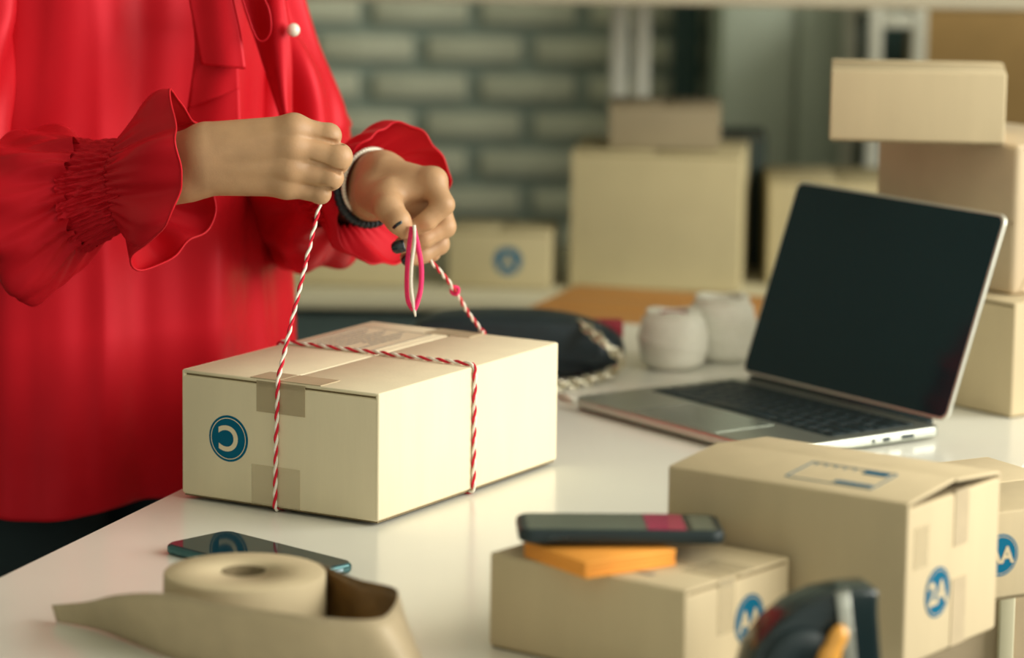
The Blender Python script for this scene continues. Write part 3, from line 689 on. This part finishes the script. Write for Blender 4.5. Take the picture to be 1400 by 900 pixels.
# ---- left hand: palm down, thumb side towards the camera, pinching the twine
def left_hand():
    F = Field((at(440, 215, 2.99).x, 2.81, at(540, 385, 2.87).z), (at(640, 215, 2.87).x, 3.03, at(540, 195, 2.87).z), .0011)
    Y = 2.868
    mcp = [W3(590, 249, Y + .004), W3(594, 253, Y + .022), W3(592, 262, Y + .040), W3(584, 274, Y + .054)]
    pip = [W3(606, 280, Y - .010), W3(608, 310, Y + .006), W3(600, 334, Y + .020), W3(590, 345, Y + .036)]
    dip = [W3(584, 302, Y - .014), W3(580, 326, Y - .004), W3(578, 347, Y + .010), W3(572, 352, Y + .030)]
    tip = [W3(566, 311, Y - .012), W3(550, 335, Y - .004), W3(560, 353, Y + .004), W3(556, 352, Y + .026)]
    rm, rp, rd, rt = [.0118, .0112, .0108, .0095], [.0098, .0098, .0092, .0080], [.0084, .0086, .0080, .0070], [.0072, .0075, .0070, .0062]
    arm = smin(F.cap(np.array(El), W3(518, 238, 2.918), .034, .0200), F.cap(np.array(El) - np.array([0, 0, .015], np.float32), W3(510, 270, 2.918), .030, .0195), .014)
    wq = [W3(528, 240, 2.895), W3(530, 246, 2.910), W3(528, 252, 2.925), W3(522, 262, 2.935)]
    hand = None
    for i in range(4):
        d = F.cap(wq[i], mcp[i], .0165, rm[i]); hand = d if hand is None else smin(hand, d, .012)
    hand = smin(hand, arm, .020)
    fing = None
    for i in range(4):
        c = F.chain([mcp[i], pip[i], dip[i], tip[i]], [rm[i]*.95, rp[i], rd[i], rt[i]], .003)
        fing = c if fing is None else smin(fing, c, .0014)
    kb = F.ell(mcp[0] + np.array([.002, 0, .002], np.float32), np.eye(3), (.011, .011, .0105)); hand = smin(hand, kb, .008)
    out = smin(hand, fing, .005)
    th = F.chain([W3(512, 262, 2.893), W3(531, 284, Y - .018), W3(545, 303, Y - .028), W3(553, 315, Y - .026)], [.0185, .0125, .0103, .0078], .005)
    out = smin(out, th, .006)
    web = F.cap(W3(535, 262, Y + .0), W3(566, 262, Y + .004), .012, .010); out = smin(out, web, .010); out = smin(out, F.cap(W3(545, 275, Y + .012), W3(585, 285, Y + .016), .013, .012), .006)
    V, Fc = F.net(out); return relax(V, Fc, 2), Fc
def coarse_body():
    F = Field((-.80, 2.74, .0), (.02, 3.48, 1.70), .008)
    g = lambda r, f_, z: np.array(pl(r, f_, z), np.float32)
    A = F.cap(g(-.05, 0, .88), g(.05, 0, .88), .082, .082)
    A = smin(A, F.cap(g(0, 0, .90), g(0, .01, 1.08), .085, .082), .05); A = smin(A, F.cap(g(-.06, .01, 1.18), g(.06, .01, 1.18), .085, .085), .06)
    A = smin(A, F.cap(g(-.11, 0, 1.285), g(.13, 0, 1.285), .034, .034), .04); A = smin(A, F.cap(g(0, 0, 1.32), g(0, .025, 1.42), .052, .048), .04)
    for s in (-1, 1): A = smin(A, F.chain([g(s*.085, 0, .84), g(s*.09, .015, .46), g(s*.09, 0, .10), g(s*.095, .10, .045)], [.070, .052, .036, .030], .02), .03)
    A = smin(A, F.chain([np.array(Sr), np.array(Er), W3(140, 252, 2.803)], [.042, .034, .024], .02), .03)
    A = smin(A, F.chain([np.array(Sl), np.array(El), W3(470, 258, 2.99)], [.026, .027, .024], .02), .02)
    fx = np.array([PR[:], PF[:], (0, 0, 1)], np.float32)
    hd = F.ell(g(0, .035, 1.53), fx, (.072, .088, .108)); hd = smin(hd, F.ell(g(0, .065, 1.465), fx, (.050, .052, .052)), .04)   # skull and jaw
    hd = smin(hd, F.cap(g(0, .122, 1.535), g(0, .138, 1.502), .008, .012), .012)                                                  # nose
    hd = smin(hd, F.cap(g(-.018, .112, 1.468), g(.018, .112, 1.468), .007, .007), .008)                                           # lips
    for s in (-1, 1):
        hd = smin(hd, F.ell(g(s*.073, .03, 1.52), fx, (.008, .018, .030)), .006)                                                  # ears
        hd = -smin(-hd, F.ell(g(s*.031, .125, 1.538), fx, (.016, .010, .008)), .008)                                              # eye sockets
        hd = smin(hd, F.cap(g(s*.018, .118, 1.556), g(s*.045, .108, 1.558), .006, .005), .008)                                    # brows
    A = smin(A, hd, .02)
    return F.net(A)
body = mesh_obj('body', nmesh('body', [right_hand(), left_hand(), coarse_body()]), M['skin']); pchild(body)
def sdf_child(name, lo, hi, h, fn, m, parent=None):
    F = Field(lo, hi, h); V, Fc = F.net(fn(F)); o = mesh_obj(name, nmesh(name, [(relax(V, Fc, 2), Fc)]), m); return pchild(o, parent or pe)
g_ = lambda r, f_, z: np.array(pl(r, f_, z), np.float32)
def trousers(F):
    A = F.cap(g_(-.06, 0, .90), g_(.06, 0, .90), .096, .096); A = smin(A, F.cap(g_(-.05, -.02, .84), g_(.05, -.02, .84), .098, .098), .05)
    for s in (-1, 1): A = smin(A, F.chain([g_(s*.085, 0, .83), g_(s*.09, .012, .46), g_(s*.092, 0, .08)], [.082, .068, .060], .03), .03)
    return A
sdf_child('trousers', (-.70, 2.80, .03), (-.08, 3.36, 1.06), .009, trousers, M['black_cloth'])
for s in (-1, 1):
    c = pl(s*.095, .05, .03)
    sdf_child('shoe', Vector(c) - Vector((.2, .2, .035)), Vector(c) + Vector((.2, .2, .09)), .006, lambda F: np.maximum(smin(F.cap(g_(s*.093, -.04, .045), g_(s*.096, .14, .035), .043, .036), F.cap(g_(s*.092, -.02, .05), g_(s*.092, -.01, .09), .042, .045), .02), .004 - F.P[..., 2]), M['blackmatte'])
def hairf(F):
    fx = np.array([PR[:], PF[:], (0, 0, 1)], np.float32)
    A = F.ell(g_(0, .012, 1.555), fx, (.086, .098, .105)); A = smin(A, F.cap(g_(0, -.05, 1.5), g_(0, -.085, 1.22), .075, .055), .05)
    A = -smin(-A, F.ell(g_(0, .115, 1.49), fx, (.066, .075, .105)), .02)
    tipp = np.array(at(389, 17, 3.02), np.float32)
    A = smin(A, F.chain([g_(-.06, .0, 1.50), g_(-.085, .03, 1.38), np.array(at(372, -70, 3.04), np.float32), tipp], [.035, .028, .016, .004], .02), .02)
    return A
sdf_child('hair', (-.62, 2.86, 1.10), (-.18, 3.34, 1.70), .006, hairf, M['hair'])
for s in (-1, 1):
    c = pl(s*.031, .1045, 1.5365); e_ = MB().lathe([(.0115*math.sin(PI*k/12), -.0115*math.cos(PI*k/12)) for k in range(13)], 20, Matrix.Translation(c)).build('eye', M['yarnw']); pchild(e_)
    i_ = MB().lathe([(.0062*math.sin(PI*k/8), -.0062*math.cos(PI*k/8)) for k in range(9)], 16, Matrix.Translation(c + PF*.0066 - Vector((0, 0, .0016)))).build('iris', M['hair']); pchild(i_, e_)
    lid_ = MB().tube([c + PF*.0095 + PR*(.013*q) + Vector((0, 0, .0052 - .004*q*q)) - PF*(.005*q*q) for q in np.linspace(-1, 1, 9)], [.0030]*9, 8).build('eyelid', M['skin']); pchild(lid_)
    br_ = MB().tube([pl(s*(.014 + .034*q), .1215 - .016*q*q, 1.5600 + .006*q - .008*q*q) for q in np.linspace(0, 1, 8)], [.0014, .0024, .0027, .0026, .0024, .0020, .0015, .0008], 8).build('eyebrow', M['hair']); pchild(br_)
for dz, rr_ in ((.0030, .0036), (-.0028, .0042)):
    lip = MB().tube([pl(.019*q,   .1225 - .010*q*q, 1.4675 + dz*(1 - q*q) + (.0012*math.cos(q*6) if dz > 0 else 0)) for q in np.linspace(-1, 1, 11)], [max(.0006, rr_*(1 - q*q)) for q in np.linspace(-1, 1, 11)], 8).build('lip', M['lips']); pchild(lip)
# nails of the left hand (dark polish)
def nail(c, d, n_, w_, l_):
    c, d, n_ = Vector(c), Vector(d).normalized(), Vector(n_); n_ = (n_ - d*n_.dot(d)).normalized(); s_ = d.cross(n_)
    Mx = Matrix((( *d, 0), (*s_, 0), (*n_, 0), (0, 0, 0, 1))).transposed(); Mx.translation = c
    P = []
    for i in range(13):
        u = -1 + 2*i/12; row = []
        for j in range(11):
            v = -1 + 2*j/10; x = u*l_/2; ww = w_/2*(1 - .28*max(0, u)**3 - .12*max(0, -u)**3); a = v*1.05
            row.append(Mx @ Vector((x - (.0012*v*v if u > .5 else 0), ww*math.sin(a)/math.sin(1.05), (math.cos(a) - 1)*w_*.30 - .0008*u*u)))
        P.append([list(q) for q in row])
    o = MB().grid(P).build('fingernail', M['polish']); so_ = o.modifiers.new('thick', 'SOLIDIFY'); so_.thickness = .0008; so_.offset = 1
    pchild(o, body); return o
YL = 2.868
n1 = Vector((-.50, -.72, .48)).normalized(); nail(at(551, 311, YL - .028) + n1*.0122, (.25, -.75, -.45), n1, .0100, .0110)
n2 = Vector((-.30, -.95, .02)).normalized(); nail(at(544, 338, YL - .0135), (-1, .28, -.30), n2, .0105, .0120)
n3 = Vector((-.45, -.88, -.05)).normalized(); nail(at(556, 356, YL - .0040), (-.9, .3, -.35), n3, .0090, .0100)

# ---- blouse
def ringtube(rings): return MB().grid(np.array(rings), closed_v=True)
NT = 220
def torso():
    zz = [.700, .76, .85, .95, 1.05, 1.15, 1.24, 1.31, 1.345, 1.375]; a = [.214, .207, .200, .194, .190, .188, .186, .172, .110, .066]; b = [.146, .140, .136, .132, .130, .132, .118, .090, .072, .060]
    Q = crom(np.c_[zz, a, b], 130); th = np.linspace(0, 2*PI, NT, endpoint=False); rings = []
    for z, ra, rb in Q:
        k = np.clip((1.30 - z)/.55, 0, 1); k2 = np.clip((1.36 - z)/.08, 0, 1)*(.60 + .40*k)
        ph1 = .6*np.sin(z*5.1); ph2 = .8*np.sin(z*4.0 + 1)
        fd = lambda q: 1 - 2*np.abs(np.sin(q/2))**1.3        # rounded crests, sharper valleys
        fo = .0100*k2*fd(6*th + ph1 + 2.2) + .0060*k2*fd(11*th - ph2*1.3 + .4) + .0018*k2*np.sin(23*th + 2*ph1)
        fo = fo + .0035*np.sin(5*th + z*16)*k2
        r = 1 + fo/.16
        x = np.sin(th)*ra*r; y = np.cos(th)*rb*r; hz = .004*np.sin(6*th) * (z < .75)
        p = np.array([PC[:]])[:, :3] + x[:, None]*np.array(PR[:]) + y[:, None]*np.array(PF[:]); p[:, 2] = z + hz
        rings.append(p)
    return rings
bl = ringtube(torso()).build('blouse', M['red']); pchild(bl)
so_ = bl.modifiers.new('thick', 'SOLIDIFY'); so_.thickness = .0012; so_.offset = -1
def frame_ring(c, t, hu, hd, rs, n=NT, disp=None):
    t = t/np.linalg.norm(t); up = np.array([0, 0, 1.]); up = up - t*up.dot(t); up /= np.linalg.norm(up); sd_ = np.cross(t, up)   # sd_ points to the camera for a path going right
    th = np.linspace(0, 2*PI, n, endpoint=False); c_, s_ = np.cos(th), np.sin(th)
    d = 0 if disp is None else disp(th)
    L_ = np.where(c_ > 0, hu, hd)
    return c + np.outer(c_*(L_ + d), up) + np.outer(s_*(rs + d), sd_)
# right sleeve: shoulder to elbow, then the full lower sleeve gathered into the smocking
def sleeve_rings(path, disp, n, tfix=None):           # path rows: x y z hu hd rs
    Q = crom(path, n); C = Q[:, :3]; tg = np.gradient(C, axis=0) if tfix is None else np.tile(np.array(tfix), (n, 1)); out = []
    for i in range(n): out.append(frame_ring(C[i], tg[i], Q[i, 3], Q[i, 4], Q[i, 5], NT, lambda th, i=i: disp(th, i/(n-1))))
    return out
def sec(x, yt, yb, rs, Y=None):
    Y = 2.768 + (262 - x)/387*.117 if Y is None else Y
    m = (yt + yb)/2; c = at(x, m, Y); h_ = (at(x, yt, Y) - at(x, yb, Y)).length/2
    return [*c, h_, h_, rs]
upr = [[*pl(.075, 0, 1.325), .030, .030, .040], [*pl(.135, 0, 1.312), .062, .062, .060], [*(Sr*.75 + Er*.25), .066, .066, .066], [*(Sr*.45 + Er*.55), .072, .072, .074], [*(Sr*.15 + Er*.85), .078, .078, .078], [*Er, .075, .075, .075], [*(Er + Vector((.006, -.005, -.035))), .05, .05, .05]]
def du(th, s): return .0055*np.sin(5*th + 7*s) + .004*np.sin(9*th - 11*s + 1) + .0035*np.sin(3*th + 26*s)
sl1 = ringtube(sleeve_rings(upr, du, 80)).build('upper_sleeve', M['red']); pchild(sl1, bl)
low = [sec(-165, 195, 310, .045), sec(-125, 186, 345, .060), sec(-60, 195, 340, .052), sec(2, 215, 325, .042), sec(15, 192, 352, .056), sec(28, 180, 392, .066), sec(46, 176, 414, .068), sec(72, 178, 394, .062), sec(96, 185, 362, .050), sec(112, 190, 341, .042), sec(124, 193, 333, .0385)]
tgr = np.array(at(262, 232, 2.768) - at(60, 238, 2.829))
def dl(th, s):
    g = np.clip((s - .25)/.75, 0, 1)
    return .0045*np.sin(4*th + 5*s + .5) + .0045*g*np.sin(11*th + 3*np.sin(5*s)) + .0028*g*g*np.sin(23*th + 4*s) + .004*np.sin(2*th - 14*s)*(1-g)
sl2 = ringtube(sleeve_rings(low, dl, 140, tgr)).build('lower_sleeve', M['red']); pchild(sl2, bl)
smk = [sec(110, 191, 345, .0405), sec(124, 193, 335, .0385), sec(150, 193, 321, .036), sec(174, 191, 309, .035), sec(190, 188, 302, .035)]
def smocking(name, path, n, parent, tfix=None):
    global NT
    old = NT; NT = 420
    def ds(th, s):
        ph_s = 1.3*np.sin(s*4.5 + 5*th) + .8*np.sin(s*8 - 9*th + 1) + 1.5*np.sin(3*th + 1)
        return .0014*np.sin(34*th + ph_s) + .0008*np.sin(51*th - 1.4*ph_s + 3*s) + .0003*np.sin(s*40 + 3*np.sin(34*th + ph_s))
    o = ringtube(sleeve_rings(path, ds, n, tfix)).build(name, M['red']); NT = old; pchild(o, parent); return o
smocking('smocked_cuff', smk, 90, bl, tgr)
def ruffle(base, rim, parent, waves=7, amp=.004, n=60, bul=.010, seed=0, axis=None):
    base = np.asarray(base); N = len(base); R_ = np.asarray(rim, float); m = len(R_)
    th = np.arange(N)/N*m; i = th.astype(int) % m; u = (th - np.floor(th))[:, None]
    p0, p1, p2, p3 = R_[(i-1) % m], R_[i], R_[(i+1) % m], R_[(i+2) % m]
    rm_ = .5*((2*p1) + (-p0+p2)*u + (2*p0-5*p1+4*p2-p3)*u*u + (-p0+3*p1-3*p2+p3)*u**3)
    cb_ = base.mean(0); out = []; a = np.linspace(0, 2*PI, N, endpoint=False)
    rad = base - cb_; rad /= np.linalg.norm(rad, axis=1)[:, None]
    for k in range(n):
        t = k/(n-1); e_ = t**.85
        p = base*(1-e_) + rm_*e_ + rad*(bul*math.sin(PI*min(1, t*1.0))*(.6)) 
        p = p + rad*((amp*math.sin(PI*min(t*.75, 1)) + .0015*(1-t))*np.sin(waves*a + seed + 1.2*t) + .0022*math.exp(-5*t)*np.sin(34*a + seed) + .002*math.sin(PI*t*.8)*np.sin(13*a + 2*seed))[:, None]
        out.append(p)
    o = MB().grid(np.array(out), closed_v=True).build('ruffle', M['red']); pchild(o, parent)
    s__ = o.modifiers.new('thick', 'SOLIDIFY'); s__.thickness = .0010; s__.offset = 0
    hem = out[-1]; hm = MB().tube([tuple(q) for q in hem[::2]], .0011, 6, closed=True).build('hem', M['red']); pchild(hm, parent)
    return o
q6 = np.array(smk[3])
baseR = frame_ring(q6[:3], tgr, q6[3], q6[4], q6[5], NT)
Y0 = 2.772
rimR = [W3(234, 131, Y0), W3(239, 170, Y0 - .036), W3(246, 235, Y0 - .050), W3(231, 300, Y0 - .046), W3(178, 361, Y0 - .020), W3(246, 346, Y0 + .016), W3(290, 296, Y0 + .050), W3(284, 225, Y0 + .058), W3(266, 162, Y0 + .034)]
ruffle(baseR, rimR, bl, waves=6, amp=.0065, seed=.4)
# left sleeve
upl = [[*pl(-.070, 0, 1.325), .030, .030, .040], [*pl(-.115, 0, 1.305), .052, .052, .050], [*(Sl*.8 + El*.2), .040, .040, .040], [*(Sl*.55 + El*.45), .036, .036, .040], [*(Sl*.33 + El*.67), .052, .052, .052], [*(Sl*.14 + El*.86), .058, .058, .058], [*El, .062, .062, .060], [*(El + Vector((.012, -.05, -.004))), .060, .066, .058], [*at(432, 282, 3.06), .055, .056, .052], [*at(450, 270, 3.02), .042, .044, .040], [*at(462, 263, 2.995), .034, .035, .034]]
def dul(th, s): return .004*np.sin(5*th + 9*s) + .003*np.sin(8*th - 13*s + 1) + .004*np.sin(3*th + 30*s)*(s > .3)
sl3 = ringtube(sleeve_rings(upl, dul, 130)).build('left_sleeve', M['red']); pchild(sl3, bl)
smkl = [[*at(458, 264, 3.000), .034, .035, .034], [*at(468, 262, 2.980), .033, .034, .033], [*at(478, 260, 2.962), .033, .034, .033]]
smocking('smocked_cuff', smkl, 40, bl)
tgl = np.array(at(508, 256, 2.935) - at(462, 263, 2.995)); baseL = frame_ring(np.array(at(478, 260, 2.962)), tgl, .033, .034, .033, NT)
# order around the ring: top, camera side, bottom, far side
rimL = [W3(536, 172, 2.955), W3(500, 190, 2.928), W3(470, 250, 2.920), W3(461, 316, 2.922), W3(506, 362, 2.930), W3(552, 351, 2.965), W3(592, 290, 2.985), W3(612, 243, 2.975), W3(588, 187, 2.965)]
ruffle(baseL, rimL, bl, waves=5, amp=.004, seed=1.3)
# bow: tails, loop and the pearl
def ribbon(name, Lp, Rp, Y, wave=.004, n=40, dy=.0):
    Lc, Rc = crom(Lp, n), crom(Rp, n); P = []
    for k in range(n):
        row = []
        for j in range(15):
            v = j/14; px, py = Lc[k]*(1-v) + Rc[k]*v
            row.append(list(at(px, py, Y + wave*math.sin(v*5.5 + k/n*2) + dy*k/n)))
        P.append(row)
    o = MB().grid(P).build(name, M['red']); s__ = o.modifiers.new('thick', 'SOLIDIFY'); s__.thickness = .0014; pchild(o, bl); return o
ribbon('bow_tail', [(236, -110), (250, -50), (258, 0), (267, 45), (276, 89)], [(296, -110), (310, -50), (319, 0), (329, 45), (336, 95)], 2.918, .003)
ribbon('bow_tail', [(262, 20), (266, 60), (263, 100), (252, 175)], [(322, 20), (325, 60), (327, 110), (330, 185)], 2.938, .003)
ribbon('bow_tail', [(268, 40), (268, 80), (262, 110), (258, 148)], [(320, 40), (324, 70), (326, 95), (327, 121)], 2.930, .003)
ribbon('bow_tail', [(322, -60), (330, 0), (350, 60), (384, 160)], [(380, -60), (390, 0), (398, 60), (398, 160)], 2.965, .006)
lpts = crom([(318, -60), (327, -20), (338, 15), (350, 48), (360, 55), (369, 42), (367, 15), (357, -10), (345, -60)], 60)
P = [[list(at(px, py, 2.912 + .036*j/8)) for j in range(9)] for px, py in lpts]
o = MB().grid(P).build('bow_loop', M['red']); s__ = o.modifiers.new('thick', 'SOLIDIFY'); s__.thickness = .0014; pchild(o, bl)
pb = MB().lathe([(.0062*math.sin(PI*k/16), -.0062*math.cos(PI*k/16)) for k in range(17)], 28, Matrix.Translation(at(401, 41, 2.955))).build('pearl_button', M['pearl']); pchild(pb, bl); pb['label'] = 'white pearl'

nb_ = MB()
for zc, ra_, rb_ in ((1.372, .068, .062), (1.386, .064, .058)): nb_.tube([pl(ra_*math.sin(q), .006 + rb_*math.cos(q), zc) for q in np.linspace(0, 2*PI, 48, endpoint=False)], .009, 8, closed=True)
o = nb_.build('neck_band', M['red']); pchild(o, bl)
# bracelets on the left wrist
def bracelet(name, label, c, tg, ru, rs, bead, m, nb, cat='bracelet', tilt=0):
    ring = frame_ring(np.array(c), np.array(tg), ru, ru, rs, nb); o = MB()
    bmx_ = [(bead*math.sin(PI*k/8), -bead*math.cos(PI*k/8)) for k in range(9)]
    root = empty(name, c); tag(root, label, cat); bpy.context.view_layer.update(); iv = root.matrix_world.inverted()
    for p in ring: o.lathe(bmx_, 12, Matrix.Translation(iv @ Vector(p)))
    o.build('beads', m, root); MB().tube([iv @ Vector(p) for p in ring], bead*.35, 6, closed=True).build('cord', m, root)
tgw = np.array(at(545, 252, 2.905) - at(470, 262, 2.985))
bracelet('bead_bracelet', 'white beaded bracelet on the left wrist', at(505, 249, 2.936), tgw + np.array([.02, 0, -.025]), .0300, .0300, .0022, M['pearl'], 58)
bracelet('cord_bracelet', 'dark beaded bracelet on the left wrist', at(502, 260, 2.938), tgw, .0310, .0310, .0042, M['leather'], 40)

# ------------------------------------------------------------------ twine
tw = empty('twine', (MB_.x, MB_.y, T)); tag(tw, 'red and white twine looped round the parcel and held in both hands', 'twine')
bpy.context.view_layer.update(); TI = tw.matrix_world.inverted()
BX = Vector((math.cos(MY), -math.sin(MY), 0)); BY = Vector((math.sin(MY), math.cos(MY), 0)); BO = Vector((MB_.x, MB_.y, T)) - BX*.20
def bp(x, y, z): return BO + BX*x + BY*y + Vector((0, 0, z))
def resample(pts, step):
    P = np.array([list(p) for p in pts]); s = np.r_[0, np.cumsum(np.linalg.norm(np.diff(P, axis=0), axis=1))]; n = max(4, int(s[-1]/step)); q = np.linspace(0, s[-1], n)
    return np.stack([np.interp(q, s, P[:, i]) for i in range(3)], 1), q
def strands(paths, rr=.00125, off=.00085, pitch=.019, keep=None):
    a, b = MB(), MB()
    for pts in paths:
        P, q = resample(pts, .0011); tgt = np.gradient(P, axis=0); up = None; A, B = [], []
        for i in range(len(P)):
            t = tgt[i]/(np.linalg.norm(tgt[i]) + 1e-12)
            if up is None: up = np.array([.3, -.8, .5])
            up = up - t*up.dot(t); up /= np.linalg.norm(up); sd_ = np.cross(t, up); w_ = 2*PI*q[i]/pitch
            o_ = (up*math.cos(w_) + sd_*math.sin(w_))*off; A.append(TI @ Vector(P[i] + o_)); B.append(TI @ Vector(P[i] - o_))
        a.tube(A, rr, 6); b.tube(B, rr, 6)
    return a, b
h0, e = .1132, .0022; xm = .101; ym = .150
right_end = at(441, 262, 2.790); 
lf = [at(438, 272, 2.782), at(437, 280, 2.779), bp(xm, -e, h0 + .002), bp(xm, -e - .0003, h0 - .003), bp(xm - .002, -e, .06), bp(xm - .003, -e, .004), bp(xm - .003, .0, .0024), bp(xm, .30, .0024), bp(xm + .02, .30 + e, .003), bp(xm + .02, .30 + e, h0 - .002), bp(xm + .02, .30 - .001, h0 + .003)]
rt = [(660, 457, 2.972), (653, 445, 2.962), (640, 428, 2.945), (627, 406, 2.925), (612, 383, 2.905), (598, 367, 2.892), (588, 356, 2.885), (582, 340, 2.88)]
lf += [at(*q) for q in rt]
cr = [bp(-e, ym, .004), bp(-e, ym, h0), bp(.0, ym, h0 + e), bp(.10, ym + .001, h0 + e), bp(.20, ym, h0 + e), bp(.20 + e, ym, h0 - .002), bp(.20 + e, ym, .06), bp(.20 + e, ym, .004), bp(.20, ym, .0024), bp(0, ym, .0024), bp(-e, ym, .004)]
kn = [at(622, 397, 2.92) + Vector((.0035*math.cos(a), -.002 + .001*math.sin(2*a), .0035*math.sin(a))) for a in np.linspace(0, 4*PI, 24)]
a, b = strands([lf, cr]); ra, wa = a, b
a.build('red_strand', M['twine_red'], tw); b.build('white_strand', M['twine_white'], tw)
MB().tube([TI @ q for q in kn], .0016, 6).build('knot', M['twine_pink'], tw)
yp = 2.832
pk = MB(); pk.tube([TI @ q for q in [at(*p, yp) for p in crom([(563, 310), (560, 330), (557, 360), (556, 390), (558, 412), (565, 424)], 30)]], .0020, 8)
pk.tube([TI @ q for q in [at(*p, yp - .003) for p in crom([(565, 310), (571, 335), (576, 365), (575, 395), (570, 415), (566, 424)], 30)]], .0022, 8)
pk.build('pink_tail', M['twine_pink'], tw, label='bright pink frayed twine loop')
wt = MB(); wt.tube([TI @ q for q in [at(*p, yp - .004) for p in crom([(566, 308), (567, 330), (563, 360), (562, 390), (565, 415), (568, 433)], 30)]], [.0016]*24 + [.0014, .0014, .0013, .0012, .001, .0006], 8)
wt.build('white_tail', M['twine_white'], tw)
